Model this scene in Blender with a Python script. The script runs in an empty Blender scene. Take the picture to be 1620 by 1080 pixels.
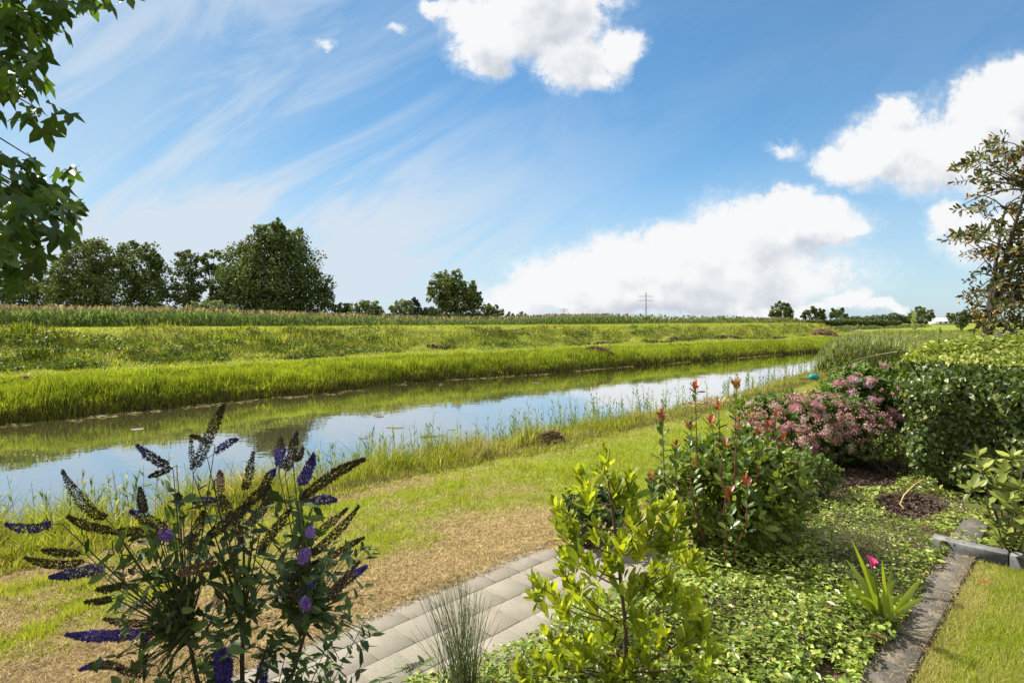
import bpy, math, numpy as np
from mathutils import Vector
S = bpy.context.scene
COL = S.collection
R = np.random.default_rng(7)
rad = math.radians

# ---------------------------------------------------------------- camera
CAMZ = 2.3
cam = bpy.data.objects.new("camera", bpy.data.cameras.new("camera"))
COL.objects.link(cam); S.camera = cam
cam.location = (0, 0, CAMZ); cam.rotation_euler = (rad(90), 0, 0)
cam.data.lens = 20; cam.data.sensor_width = 36
cam.data.shift_y = -32 / 1620
cam.data.clip_start = 0.05; cam.data.clip_end = 20000
S.render.resolution_x = 1024; S.render.resolution_y = 682

# ---------------------------------------------------------------- light
SUN_EL = rad(46)
SUN_DIR = np.array([-0.88, 0.47, 0.0]); SUN_DIR /= np.linalg.norm(SUN_DIR)
SUN_DIR = SUN_DIR * math.cos(SUN_EL); SUN_DIR[2] = math.sin(SUN_EL)
sun = bpy.data.objects.new("sun", bpy.data.lights.new("sun", 'SUN'))
COL.objects.link(sun)
sun.data.energy = 4.3; sun.data.angle = rad(0.53); sun.data.color = (1.0, 0.955, 0.88)
sun.rotation_euler = Vector(SUN_DIR).to_track_quat('Z', 'Y').to_euler()
S.view_settings.view_transform = 'Standard'; S.view_settings.look = 'None'
S.view_settings.gamma = 1; S.view_settings.use_curve_mapping = False
S.view_settings.exposure = 1.05
S.cycles.max_bounces = 7; S.cycles.diffuse_bounces = 3; S.cycles.glossy_bounces = 3
S.cycles.transmission_bounces = 4; S.cycles.transparent_max_bounces = 4
S.cycles.caustics_reflective = False; S.cycles.caustics_refractive = False
S.cycles.sample_clamp_indirect = 6

# ---------------------------------------------------------------- world: sky and clouds by direction
world = bpy.data.worlds.new("World"); S.world = world; world.use_nodes = True
WT = world.node_tree; WT.nodes.clear()

class NT:
    """tiny node-tree writer"""
    def __init__(s, t): s.t = t
    def n(s, typ, **kw):
        nd = s.t.nodes.new(typ)
        for k, v in kw.items():
            if k.startswith('i_'): continue
            setattr(nd, k, v)
        return nd
    def put(s, sock, v):
        if isinstance(v, bpy.types.NodeSocket): s.t.links.new(v, sock)
        elif v is not None: sock.default_value = v
    def m(s, op, a, b=None, c=None, clamp=False):
        nd = s.n('ShaderNodeMath', operation=op, use_clamp=clamp)
        for i, v in enumerate((a, b, c)): s.put(nd.inputs[i], v)
        return nd.outputs[0]
    def vm(s, op, a, b=None):
        nd = s.n('ShaderNodeVectorMath', operation=op)
        s.put(nd.inputs[0], a)
        if op == 'SCALE': s.put(nd.inputs[3], b)
        elif b is not None: s.put(nd.inputs[1], b)
        return nd.outputs[1] if op in ('DOT_PRODUCT', 'LENGTH') else nd.outputs[0]
    def noise(s, vec, scale, detail=3, rough=0.5, col=False, dist=0.0):
        nd = s.n('ShaderNodeTexNoise'); s.put(nd.inputs['Vector'], vec)
        nd.inputs['Scale'].default_value = scale; nd.inputs['Detail'].default_value = detail
        nd.inputs['Roughness'].default_value = rough; nd.inputs['Distortion'].default_value = dist
        return nd.outputs[1 if col else 0]
    def mix(s, f, a, b, blend='MIX'):
        nd = s.n('ShaderNodeMix', data_type='RGBA', blend_type=blend)
        s.put(nd.inputs[0], f)
        for i, v in ((6, a), (7, b)):
            if isinstance(v, tuple) and len(v) == 3: v = v + (1,)
            s.put(nd.inputs[i], v)
        return nd.outputs[2]
    def rng(s, v, a, b, c=0.0, d=1.0, smooth=True):
        nd = s.n('ShaderNodeMapRange', interpolation_type='SMOOTHSTEP' if smooth else 'LINEAR')
        s.put(nd.inputs[0], v)
        for i, k in enumerate((a, b, c, d)): nd.inputs[i + 1].default_value = k
        return nd.outputs[0]
    def comb(s, x, y, z):
        nd = s.n('ShaderNodeCombineXYZ')
        for i, v in enumerate((x, y, z)): s.put(nd.inputs[i], v)
        return nd.outputs[0]
    def sep(s, v):
        nd = s.n('ShaderNodeSeparateXYZ'); s.put(nd.inputs[0], v); return nd.outputs

def tang(px, py): return ((px - 810) / 900.0, (508 - py) / 900.0)

BLOBS = [  # cumulus lobes: bearing, height, half-widths (tangent units x 900)
    (850, 30, 105, 66), (775, 62, 62, 42), (905, 92, 60, 38), (985, 75, 36, 38), (945, 112, 30, 20),
    (695, 6, 26, 14), (860, -30, 120, 60), (512, 62, 14, 8), (638, 47, 11, 7), (740, 30, 40, 30),
    (1285, 358, 80, 48), (1190, 372, 95, 56), (1085, 392, 85, 44), (1235, 335, 62, 30), (1000, 420, 100, 40),
    (905, 442, 105, 38), (840, 468, 75, 30), (1110, 440, 240, 52), (1010, 468, 230, 34), (1340, 368, 30, 20),
    (1610, 190, 120, 84), (1480, 240, 110, 58), (1385, 222, 62, 48), (1335, 262, 46, 30), (1545, 160, 50, 40),
    (1605, 125, 52, 32), (1700, 240, 230, 90), (1510, 352, 42, 28), (1580, 372, 80, 44), (1243, 247, 26, 12),
    (1335, 482, 36, 14), (1395, 492, 42, 11), (1230, 492, 90, 12), (1420, 182, 40, 20),
]
def cloud_group():
    g = bpy.data.node_groups.new("cloud_density", 'ShaderNodeTree')
    g.interface.new_socket('Dir', in_out='INPUT', socket_type='NodeSocketVector')
    g.interface.new_socket('Shift', in_out='INPUT', socket_type='NodeSocketVector')
    g.interface.new_socket('D', in_out='OUTPUT', socket_type='NodeSocketFloat')
    g.interface.new_socket('Body', in_out='OUTPUT', socket_type='NodeSocketFloat')
    t = NT(g); gi = t.n('NodeGroupInput'); go = t.n('NodeGroupOutput')
    x, y, z = t.sep(gi.outputs[0])[:3]
    yy = t.m('MAXIMUM', y, 0.12)
    uv = t.comb(t.m('DIVIDE', x, yy), t.m('DIVIDE', z, yy), 0.0)
    uv = t.vm('ADD', uv, gi.outputs[1])
    n1 = t.noise(uv, 7.0, 2, 0.5, True)
    n2 = t.noise(uv, 24.0, 7, 0.6, True)
    w = t.vm('ADD', t.vm('SCALE', t.vm('SUBTRACT', n1, (.5, .5, .5)), 0.085),
             t.vm('SCALE', t.vm('SUBTRACT', n2, (.5, .5, .5)), 0.05))
    p = t.vm('MULTIPLY', t.vm('ADD', uv, w), (1, 1, 0))
    acc = None
    for px, py, rx, ry in BLOBS:
        u0, w0 = tang(px, py)
        q = t.vm('MULTIPLY', t.vm('SUBTRACT', p, (u0, w0, 0)), (900 / rx / 1.12, 900 / ry / 1.12, 0))
        d = t.m('SUBTRACT', 1.0, t.vm('DOT_PRODUCT', q, q))
        if rx < 30 and ry < 14: d = t.m('MULTIPLY_ADD', d, 0.45, -0.08)
        acc = d if acc is None else t.m('SMOOTH_MAX', acc, d, 0.35)
    t.put(go.inputs[1], t.m('ADD', acc, t.m('MULTIPLY', t.m('SUBTRACT', t.noise(uv, 20.0, 3, 0.5), 0.5), 0.9)))
    fine = t.noise(uv, 60.0, 5, 0.65)
    acc = t.m('ADD', acc, t.m('MULTIPLY', t.m('SUBTRACT', fine, 0.5), 1.1))
    t.put(go.inputs[0], acc)
    return g
def build_world():
    t = NT(WT)
    tc = t.n('ShaderNodeTexCoord'); dr = tc.outputs['Generated']
    sky = t.n('ShaderNodeTexSky', sky_type='NISHITA', sun_disc=False)
    sky.sun_elevation = SUN_EL
    sky.sun_rotation = math.atan2(SUN_DIR[0], SUN_DIR[1])
    sky.altitude = 0; sky.air_density = 1.0; sky.dust_density = 0.6; sky.ozone_density = 2.2
    G = cloud_group()
    def dens(shift):
        nd = t.n('ShaderNodeGroup'); nd.node_tree = G
        t.put(nd.inputs[0], dr); nd.inputs[1].default_value = shift
        return nd.outputs
    o0 = dens((0, 0, 0)); d0 = o0[0]; b0 = o0[1]; d1 = dens((-0.012, 0.022, 0))[1]; d2 = dens((-0.035, 0.075, 0))[1]
    cover = t.rng(d0, -0.05, 0.55)
    # thickness towards the sun darkens a cloud's far underside
    thick = t.m('ADD', t.rng(d1, 0.1, 1.6, 0, 0.35), t.rng(d2, 0.0, 1.5, 0, 0.65))
    wh, gr = (0.452, 0.458, 0.465), (0.29, 0.31, 0.345)
    thick = t.m('ADD', thick, t.m('MULTIPLY', t.m('SUBTRACT', d1, b0), 0.55))
    ccol = t.mix(t.rng(thick, 0.24, 1.02), wh, gr)
    # thin streaky cirrus
    x, y, z = t.sep(dr)[:3]
    yy = t.m('MAXIMUM', y, 0.15)
    uu, ww = t.m('DIVIDE', x, yy), t.m('DIVIDE', z, yy)
    a = rad(32)
    s1 = t.m('ADD', t.m('MULTIPLY', uu, math.cos(a)), t.m('MULTIPLY', ww, math.sin(a)))
    s2 = t.m('SUBTRACT', t.m('MULTIPLY', ww, math.cos(a)), t.m('MULTIPLY', uu, math.sin(a)))
    sv = t.comb(t.m('MULTIPLY', s1, 1.3), t.m('MULTIPLY', s2, 4.2), 0.3)
    ci = t.m('ADD', t.rng(t.noise(sv, 1.5, 8, 0.62, False, 0.9), 0.40, 0.62), t.m('MULTIPLY', t.rng(t.noise(t.comb(t.m('MULTIPLY', s1, .6), t.m('MULTIPLY', s2, 1.5), 1.7), 1.4, 6, 0.6, False, 0.6), .38, .58), .6))
    left = t.rng(uu, 0.4, -0.55, 0.12, 1.0)
    low = t.rng(ww, 0.5, 0.05, 0.55, 1.0)
    ci = t.m('MULTIPLY', ci, t.m('MULTIPLY', left, low))
    # milky veil low in the sky and towards the sun
    veil = t.m('ADD', t.rng(ww, 0.34, -0.02, 0.015, 0.58), t.m('MULTIPLY', t.rng(uu, 0.0, -0.95), 0.10))
    veil = t.m('ADD', veil, t.m('MULTIPLY', ci, 0.78), clamp=True)
    uu_ = uu
    sk = t.mix(1.0, sky.outputs[0], t.mix(t.rng(uu_, -0.9, 0.4), (0.036, 0.051, 0.054), (0.043, 0.070, 0.080)), 'MULTIPLY')
    sk = t.mix(veil, sk, (0.325, 0.372, 0.422))
    # unseen cumulus added overhead and behind the camera to lift the fill light
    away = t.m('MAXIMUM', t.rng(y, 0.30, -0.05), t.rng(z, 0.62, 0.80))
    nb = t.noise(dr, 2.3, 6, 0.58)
    fill_cov = t.m('MULTIPLY', t.rng(nb, 0.40, 0.50), away)
    fill_ccol = t.mix(t.rng(nb, 0.48, 0.75), (0.48, 0.48, 0.485), (0.32, 0.34, 0.37))
    soft = t.m('MULTIPLY', t.rng(t.m('ADD', d0, t.m('MULTIPLY', t.noise(dr, 9.0, 6, 0.65), 1.2)), 0.0, 1.0), 0.38)
    sk = t.mix(soft, sk, (0.46, 0.475, 0.49))
    out = t.mix(cover, sk, ccol)
    out = t.mix(fill_cov, out, fill_ccol)
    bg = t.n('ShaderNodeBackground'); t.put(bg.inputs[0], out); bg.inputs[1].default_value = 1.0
    wo = t.n('ShaderNodeOutputWorld'); t.put(wo.inputs[0], bg.outputs[0])
    world.cycles.sampling_method = 'MANUAL'; world.cycles.sample_map_resolution = 512
build_world()

# ---------------------------------------------------------------- helpers
def W(px, py, z=0.0):
    """point of a level surface at height z seen along a bearing"""
    d = (CAMZ - z) * 900.0 / (py - 508.0)
    return np.array([(px - 810) / 900.0 * d, d, z])
def D(px, py, d):
    """point at a given distance ahead"""
    return np.array([(px - 810) / 900.0 * d, d, CAMZ + (508 - py) / 900.0 * d])
AU, BU = 0.72, 0.694          # the river, the path and the beds all run along u
def uv(x, y): return AU * x + BU * y, -BU * x + AU * y
def xy(u, v): return AU * u - BU * v, BU * u + AU * v
def unit(a):
    a = np.asarray(a, float); return a / np.maximum(np.linalg.norm(a, axis=-1, keepdims=True), 1e-9)
def rdir(n, up=0.0, r=R):
    d = r.normal(size=(n, 3)); d[:, 2] += up; return unit(d)
def cols(n, a, b, jit=0.15, r=R):
    t = r.random((n, 1)); c = np.array(a) * (1 - t) + np.array(b) * t
    return np.clip(c * (1 + jit * r.normal(size=(n, 1))), 0.003, 0.95)

def tag(o, label=None, cat=None, group=None, kind=None):
    if label: o['label'] = label
    if cat: o['category'] = cat
    if group: o['group'] = group
    if kind: o['kind'] = kind
    return o
def thing(name, label, cat, loc=(0, 0, 0), group=None):
    o = bpy.data.objects.new(name, None); COL.objects.link(o); o.location = [float(k) for k in loc]
    o.empty_display_size = 0.2
    return tag(o, label, cat, group)

class Geo:
    def __init__(s): s.V = []; s.C = []; s.F = {3: [], 4: []}; s.n = 0
    def add(s, v, f, col=(.5, .5, .5)):
        """f: list of index arrays, each (k,3) or (k,4)"""
        v = np.asarray(v, float).reshape(-1, 3)
        c = np.asarray(col, float)
        if c.ndim == 1: c = np.repeat(c[None], len(v), 0)
        s.V.append(v); s.C.append(c)
        for a in f:
            a = np.asarray(a, np.int64)
            if len(a): s.F[a.shape[1]].append(a + s.n)
        s.n += len(v)
    def build(s, name, mat, parent=None, origin=None, smooth=False):
        v = np.concatenate(s.V); c = np.concatenate(s.C)
        if parent is not None and origin is None: origin = parent_loc(parent)
        if origin is not None: v = v - np.asarray(origin, float)
        me = bpy.data.meshes.new(name)
        t = np.concatenate(s.F[3]) if s.F[3] else np.zeros((0, 3), np.int64)
        q = np.concatenate(s.F[4]) if s.F[4] else np.zeros((0, 4), np.int64)
        me.vertices.add(len(v)); me.vertices.foreach_set('co', v.astype(np.float32).ravel())
        me.loops.add(t.size + q.size)
        me.loops.foreach_set('vertex_index', np.concatenate([t.ravel(), q.ravel()]).astype(np.int32))
        me.polygons.add(len(t) + len(q))
        me.polygons.foreach_set('loop_start', np.concatenate([np.arange(len(t)) * 3, t.size + np.arange(len(q)) * 4]).astype(np.int32))
        if smooth: me.polygons.foreach_set('use_smooth', np.ones(len(t) + len(q), bool))
        at = me.color_attributes.new('col', 'FLOAT_COLOR', 'POINT')
        at.data.foreach_set('color', np.concatenate([c, np.ones((len(c), 1))], 1).astype(np.float32).ravel())
        me.update(calc_edges=True); me.validate()
        me.materials.append(mat)
        o = bpy.data.objects.new(name, me); COL.objects.link(o)
        if parent is not None: o.parent = parent
        elif origin is not None: o.location = [float(k) for k in origin]
        return o
def parent_loc(p):
    l = np.array(p.location, float)
    while p.parent is not None: p = p.parent; l = l + np.array(p.location, float)
    return l

def scatter(g, T, pos, xd, nd, sc, col):
    """copies of leaf template T=(verts, faces) as one mesh"""
    tv, tf = T; n = len(pos); k = len(tv)
    xd = unit(xd); yd = unit(np.cross(nd, xd)); zd = np.cross(xd, yd)
    sc = np.asarray(sc, float)
    if sc.ndim == 0: sc = np.full(n, float(sc))
    if sc.ndim == 1: sc = np.repeat(sc[:, None], 3, 1)
    L = tv[None] * sc[:, None, :]
    v = pos[:, None] + L[..., 0:1] * xd[:, None] + L[..., 1:2] * yd[:, None] + L[..., 2:3] * zd[:, None]
    off = (np.arange(n) * k)[:, None, None]
    fs = [(np.asarray(f)[None] + off).reshape(-1, len(f[0])) for f in tf]
    col = np.asarray(col, float)
    if col.ndim == 1: col = np.repeat(col[None], n, 0)
    g.add(v.reshape(-1, 3), fs, np.repeat(col, k, 0))

def leafT(w=0.4, fold=0.08, droop=0.12, p1=.30, p2=.68, w2=.8):
    v = np.array([[0, 0, 0], [p1, 0, -fold * .6], [p2, 0, -fold - droop * .4], [1, 0, -droop],
                  [p1, w * .5, fold * .5], [p2, w * .5 * w2, fold * .3 - droop * .5],
                  [p1, -w * .5, fold * .5], [p2, -w * .5 * w2, fold * .3 - droop * .5]])
    return v, [[[0, 1, 4], [2, 3, 5], [0, 6, 1], [2, 7, 3]], [[1, 2, 5, 4], [1, 6, 7, 2]]]
DIAM = (np.array([[0, 0, 0], [.5, .28, .05], [1, 0, -.05], [.5, -.28, .05]]), [[[0, 1, 2], [0, 2, 3]]])
CARD = (np.array([[-.5, -.28, 0], [.1, -.5, .12], [.5, .1, -.05], [-.2, .5, .08]]), [[[0, 1, 2], [0, 2, 3]]])
def gumT():
    lob = [(-118, .55), (-56, .88), (0, 1.0), (56, .88), (118, .55)]
    out = []; pa = None
    for i, (a, r) in enumerate(lob):
        a = rad(a)
        if i: out.append((.40 * math.cos((a + pa) / 2), .40 * math.sin((a + pa) / 2)))
        out.append((r * .64 * math.cos(a - .34), r * .64 * math.sin(a - .34)))
        out.append((r * math.cos(a), r * math.sin(a)))
        out.append((r * .64 * math.cos(a + .34), r * .64 * math.sin(a + .34)))
        pa = a
    v = [(0, 0, 0.0)] + [(p, q, -.20 * (p * p + q * q) + .12 * abs(math.sin(2.5 * math.atan2(q, p)))) for p, q in out]
    v = np.array(v); v[:, 0] += .15
    k = len(out)
    f = [[0, i + 1, i + 2] for i in range(k - 1)]
    return v, [f]
GUM = gumT()

def blades(g, pos, h, w, lean, col, seg=1, r=R):
    """grass blades as one mesh; lean = tip offset (n,2) in metres"""
    n = len(pos); a = r.random(n) * math.pi
    wd = np.stack([np.cos(a), np.sin(a), np.zeros(n)], 1) * (np.asarray(w) * .5).reshape(-1, 1)
    h = np.asarray(h).reshape(-1, 1) * np.ones((n, 1))
    ln = np.concatenate([lean, np.zeros((n, 1))], 1)
    up = np.array([[0, 0, 1.0]])
    if seg == 1:
        v = np.stack([pos - wd, pos + wd, pos + up * h + ln], 1)
        i = (np.arange(n) * 3)[:, None]
        g.add(v.reshape(-1, 3), [i + np.array([[0, 1, 2]])], np.repeat(col, 3, 0))
    else:
        m = pos + up * h * .6 + ln * .28
        t = pos + up * h * .97 + ln
        v = np.stack([pos - wd, pos + wd, m + wd * .8, m - wd * .8, t], 1)
        i = (np.arange(n) * 5)[:, None]
        g.add(v.reshape(-1, 3), [i + np.array([[0, 1, 2, 3]]), i + np.array([[3, 2, 4]])], np.repeat(col, 5, 0))

def tube(g, pts, rs, col=(.1, .07, .05), sides=5):
    pts = np.asarray(pts, float); n = len(pts)
    rs = np.asarray(rs, float) * np.ones(n)
    d = unit(np.gradient(pts, axis=0))
    ref = np.array([0.31, 0.95, 0.05]) if abs(d[0][2]) > .5 else np.array([0, 0, 1.0])
    a = unit(np.cross(d, ref)); b = np.cross(d, a)
    th = np.arange(sides) * 2 * math.pi / sides
    ring = (pts[:, None] + rs[:, None, None] * (np.cos(th)[None, :, None] * a[:, None] + np.sin(th)[None, :, None] * b[:, None]))
    f = []
    for i in range(n - 1):
        for j in range(sides):
            k = (j + 1) % sides
            f.append([i * sides + j, i * sides + k, (i + 1) * sides + k, (i + 1) * sides + j])
    g.add(ring.reshape(-1, 3), [f], col)
def curve(p0, p1, bow=(0, 0, 0), n=6):
    t = np.linspace(0, 1, n)[:, None]
    return np.asarray(p0) * (1 - t) + np.asarray(p1) * t + np.asarray(bow) * 4 * t * (1 - t)
def box(g, lo, hi, col=(.5, .5, .5), M=None, bev=0.0):
    lo = np.asarray(lo, float); hi = np.asarray(hi, float)
    if bev <= 0:
        v = np.array([[x, y, z] for z in (lo[2], hi[2]) for y in (lo[1], hi[1]) for x in (lo[0], hi[0])])
        f = [[0, 2, 3, 1], [4, 5, 7, 6], [0, 1, 5, 4], [2, 6, 7, 3], [0, 4, 6, 2], [1, 3, 7, 5]]
    else:   # bevelled top edge
        b = bev
        rg = [(0, lo[2]), (0, hi[2] - b), (b, hi[2])]
        v = []
        for ins, z in rg:
            v += [[lo[0] + ins, lo[1] + ins, z], [hi[0] - ins, lo[1] + ins, z], [hi[0] - ins, hi[1] - ins, z], [lo[0] + ins, hi[1] - ins, z]]
        v = np.array(v); f = []
        for k in range(2):
            for j in range(4): f.append([k * 4 + j, k * 4 + (j + 1) % 4, k * 4 + 4 + (j + 1) % 4, k * 4 + 4 + j])
        f += [[8, 9, 10, 11], [3, 2, 1, 0]]
    if M is not None: v = M(v)
    g.add(v, [f], col)

# ---------------------------------------------------------------- materials
def new_mat(name):
    m = bpy.data.materials.new(name); m.use_nodes = True; m.node_tree.nodes.clear()
    return m, NT(m.node_tree)
def finish(t, sh):
    o = t.n('ShaderNodeOutputMaterial'); t.put(o.inputs[0], sh)
def principled(t, col, rough=.8, spec=.3, normal=None):
    p = t.n('ShaderNodeBsdfPrincipled'); t.put(p.inputs['Base Color'], col)
    t.put(p.inputs['Roughness'], rough); t.put(p.inputs['Specular IOR Level'], spec)
    if normal is not None: t.put(p.inputs['Normal'], normal)
    return p.outputs[0]
def bump(t, h, strength=.4, dist=.02):
    b = t.n('ShaderNodeBump'); t.put(b.inputs['Height'], h)
    b.inputs['Strength'].default_value = strength; b.inputs['Distance'].default_value = dist
    return b.outputs[0]
def leaf_mat(name, rough=.5, spec=.35, trans=.35, tcol=(1.25, 1.25, .45), vary=0.3, scale=3.0):
    m, t = new_mat(name)
    a = t.n('ShaderNodeAttribute', attribute_name='col')
    g = t.n('ShaderNodeNewGeometry')
    nz = t.noise(g.outputs['Position'], scale, 3)
    c = t.mix(1.0, a.outputs[0], t.mix(nz, (1 - vary,) * 3, (1 + vary,) * 3), 'MULTIPLY')
    p = principled(t, c, rough, spec)
    tr = t.n('ShaderNodeBsdfTranslucent'); t.put(tr.inputs[0], t.mix(1.0, c, tcol, 'MULTIPLY'))
    mx = t.n('ShaderNodeMixShader'); mx.inputs[0].default_value = trans
    t.put(mx.inputs[1], p); t.put(mx.inputs[2], tr.outputs[0]); finish(t, mx.outputs[0])
    return m
def plain_mat(name, rough=.8, spec=.25, scale=8.0, vary=.25, bmp=0.0, metal=0.0):
    m, t = new_mat(name)
    a = t.n('ShaderNodeAttribute', attribute_name='col')
    g = t.n('ShaderNodeNewGeometry')
    nz = t.noise(g.outputs['Position'], scale, 5, .6)
    c = t.mix(1.0, a.outputs[0], t.mix(nz, (1 - vary,) * 3, (1 + vary,) * 3), 'MULTIPLY')
    finish(t, principled(t, c, rough, spec, bump(t, nz, bmp, .02) if bmp else None))
    return m
M_LEAF = leaf_mat("leaf", .5, .3, .38)
M_GLOSSLEAF = leaf_mat("glossy_leaf", .36, .4, .32, (1.2, 1.3, .4))
M_GRASS = leaf_mat("grass_blade", .55, .25, .50, (1.25, 1.2, .6), .18, 1.5)
M_TREELEAF = leaf_mat("tree_foliage", .6, .25, .28, (1.1, 1.1, .5), .35, .35)
M_BARK = plain_mat("bark", .9, .15, 14, .35, .5)
M_STEM = plain_mat("stem", .7, .2, 20, .2)
M_PETAL = leaf_mat("petal", .6, .2, .4, (1, 1, 1), .15, 12)

# ================================================================ LAND
def vnoise(x, y, seed=0):
    """smooth value noise in 0..1"""
    x = np.asarray(x, float); y = np.asarray(y, float)
    xi = np.floor(x).astype(np.int64); yi = np.floor(y).astype(np.int64)
    fx = x - xi; fy = y - yi; fx = fx * fx * (3 - 2 * fx); fy = fy * fy * (3 - 2 * fy)
    def h(a, b):
        n = (a * 374761393 + b * 668265263 + seed * 974634777) & 0x7fffffff
        n = ((n ^ (n >> 13)) * 1274126177) & 0x7fffffff
        return ((n ^ (n >> 16)) & 0xffff) / 65535.0
    return (h(xi, yi) * (1 - fx) + h(xi + 1, yi) * fx) * (1 - fy) + (h(xi, yi + 1) * (1 - fx) + h(xi + 1, yi + 1) * fx) * fy
def fbm(x, y, seed=0, o=4):
    s = 0; a = .5; t = 0
    for k in range(o): s = s + a * vnoise(x * 2 ** k, y * 2 ** k, seed + k); t += a; a *= .55
    return s / t
def sst(x, a, b):
    t = np.clip((x - a) / (b - a), 0, 1); return t * t * (3 - 2 * t)
def shift(u): return np.where(u > 92, .4 * np.maximum(u - 92, 0) ** 1.0 * sst(u, 92, 110), 0)
def v_lawn(u): return np.interp(u, [-30, 0, 3, 7, 16, 30, 45, 100], [6.85, 6.85, 7.0, 6.75, 6.6, 8.0, 9.5, 14]) + shift(u)
def v_near(u): return np.interp(u, [-30, 0, 5, 12, 21, 47, 70, 120], [9.9, 9.9, 10.1, 10.9, 11.4, 14.6, 17, 20]) + shift(u)
def v_far(u): return np.interp(u, [-60, 1, 16, 35, 65, 120], [23.6, 23.8, 25.0, 23.6, 20.8, 23]) + shift(u) + .55 * (vnoise(u / 1.3, 0 * u, 5) - .5) + .5 * (vnoise(u / 6, 0 * u, 6) - .5)
def v_bed(u): return np.interp(u, [-5, 6.3, 7.6, 9, 11, 13.5, 14.5], [2.79, 2.79, 3.2, 3.7, 4.1, 3.9, 2.0])
WZ = -0.9
def height(x, y):
    u, v = uv(x, y)
    vl, vn, vf = v_lawn(u), v_near(u), v_far(u)
    z = .025 * (fbm(u * 1.2, v * 1.2, 3) - .5) * sst(v, 4.2, 5.2) * np.ones_like(u)
    z = z - sst(v, vl, vn + .4) * 1.25
    z = np.where(v > vn + .4, -1.25 - .35 * sst(v, vn + .4, vn + 2), z)
    d = v - vf
    rise = np.interp(d, [-2, -.15, .12, 1.2, 2.6, 4.6, 5.6, 8.2, 9.6, 22, 40, 90], [-1.6, -1.12, -.70, -.30, .2, .45, .62, 1.68, 1.86, 1.9, .6, .6])
    rough = (fbm(u / 1.9, v / .75, 11, 5) - .5) * .95 * sst(d, 3.6, 5.5) * (1 - sst(d, 8.3, 10)) + (fbm(u / 1.5, v / 1.2, 12) - .5) * .12 * sst(d, .4, 2)
    # a low scarp cut across the slope
    sc = np.exp(-((d - 5.0 - 1.2 * (vnoise(u / 7, 0 * u, 20) - .5)) / .35) ** 2) * sst(vnoise(u / 4.5, 0 * u, 21), .30, .55)
    rise = rise + rough - .34 * sc
    z = np.where(d > -2, np.maximum(z * 0 + rise, -1.6), z)
    far = np.hypot(x, y)
    return z
def scarp(u, v):
    d = v - v_far(u)
    return np.exp(-((d - 4.95 - 1.2 * (vnoise(u / 7, 0 * u, 20) - .5)) / .42) ** 2) * (.4 + .9 * vnoise(u / .8, v / .4, 22)) * sst(vnoise(u / 4.5, 0 * u, 21), .30, .55)
def dryness(x, y):
    """1 = mown dry straw, 0 = green lawn"""
    u, v = uv(x, y)
    n = fbm(u * .9, v * 1.6, 31, 4); n2 = fbm(u * 2.6, v * 4.5, 35, 4)
    a = 1 - sst(v + 1.1 * (n - .5), 4.75, 5.7)
    b = 1 - sst(u + 2.5 * (n - .5), 4.6, 6.6)
    d = a * b * .95 + (1 - a) * b * (.27 + 1.9 * (n2 - .5))
    edge = np.exp(-((v - v_lawn(u) + .1) / .25) ** 2) * .35
    far = .16 * sst(u, 14, 22) * sst(vnoise(u / 5, v / .8, 40), .35, .65) + .03
    lowleft = .35 * (1 - sst(u, 0, 2.4)) * (n2 > .45)
    return np.clip(d + edge + far * (1 - b) + lowleft, 0, 1)
GREEN_A, GREEN_B = np.array((.22, .28, .024)), np.array((.40, .43, .05))
STRAW_A, STRAW_B = np.array((.40, .29, .13)), np.array((.62, .48, .26))

us = np.unique(np.concatenate([[-4000, -1500, -600, -300, -150, -90, -60, -40], np.arange(-30, 0, .5), np.arange(0, 14, .14), np.arange(14, 110, .5), np.arange(110, 200, 3), [220, 260, 320, 400, 600, 900, 1600, 4000]]))
vs = np.unique(np.concatenate([[-4000, -1500, -600, -300, -120, -60, -30, -15, -8], np.arange(-5, 14, .14), np.arange(14, 20, .5), np.arange(20, 36, .22), np.arange(36, 75, 1.), np.arange(75, 140, 4), [160, 200, 300, 500, 900, 1600, 4000]]))
UU, VV = np.meshgrid(us, vs, indexing='ij')
X, Y = xy(UU, VV); Z = height(X, Y)
gc = np.zeros(X.shape + (3,)); n1 = fbm(X * 1.3, Y * 1.3, 50)[..., None]; n4 = fbm(UU / 3, VV / 1.2, 52)[..., None]
gc[:] = np.array((.13, .18, .022)) * (.8 + .5 * n1)
dr = dryness(X, Y)[..., None]
lawn = (VV < v_lawn(UU) + .5)[..., None]; dr = np.where((VV < .9)[..., None], .25, dr)
gc = np.where(lawn, (GREEN_A * .8 * (1 - dr) + STRAW_A * .75 * dr) * (.75 + .5 * n1), gc)
bankm = ((VV >= v_lawn(UU) + .3) & (VV < v_near(UU) + .2))[..., None]
gc = np.where(bankm, np.array((.10, .10, .035)), gc)
bedm = ((VV < v_bed(UU)) & (VV > -40) & (UU > -2) & (UU < 14.3) & ~((VV < .82) & (UU < 7.0)))[..., None]
gc = np.where(bedm, np.array((.085, .058, .042)) * (.6 + .9 * n1), gc)
wet = ((VV > v_near(UU) + .2) & (VV < v_far(UU) + .0))[..., None]
gc = np.where(wet, np.array((.05, .045, .02)), gc)
dd = (VV - v_far(UU))[..., None]
gc = np.where((dd >= 0) & (dd < .45), np.array((.05, .034, .022)), gc)
gc = np.where((dd >= .45) & (dd < 1.6), np.array((.09, .12, .02)), gc)
gc = np.where(dd >= 1.6, np.array((.19, .22, .03)) * (.75 + .5 * n4), gc)
gc = np.where(dd > 24, np.array((.09, .12, .03)), gc)
sc = (scarp(UU, VV) * (dd[..., 0] > 0))[..., None]
gc = gc * (1 - np.clip(sc * 1.2, 0, 1)) + np.array((.06, .042, .028)) * np.clip(sc * 1.2, 0, 1)
g = Geo(); nu, nv = X.shape
idx = np.arange(nu * nv).reshape(nu, nv)
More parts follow.
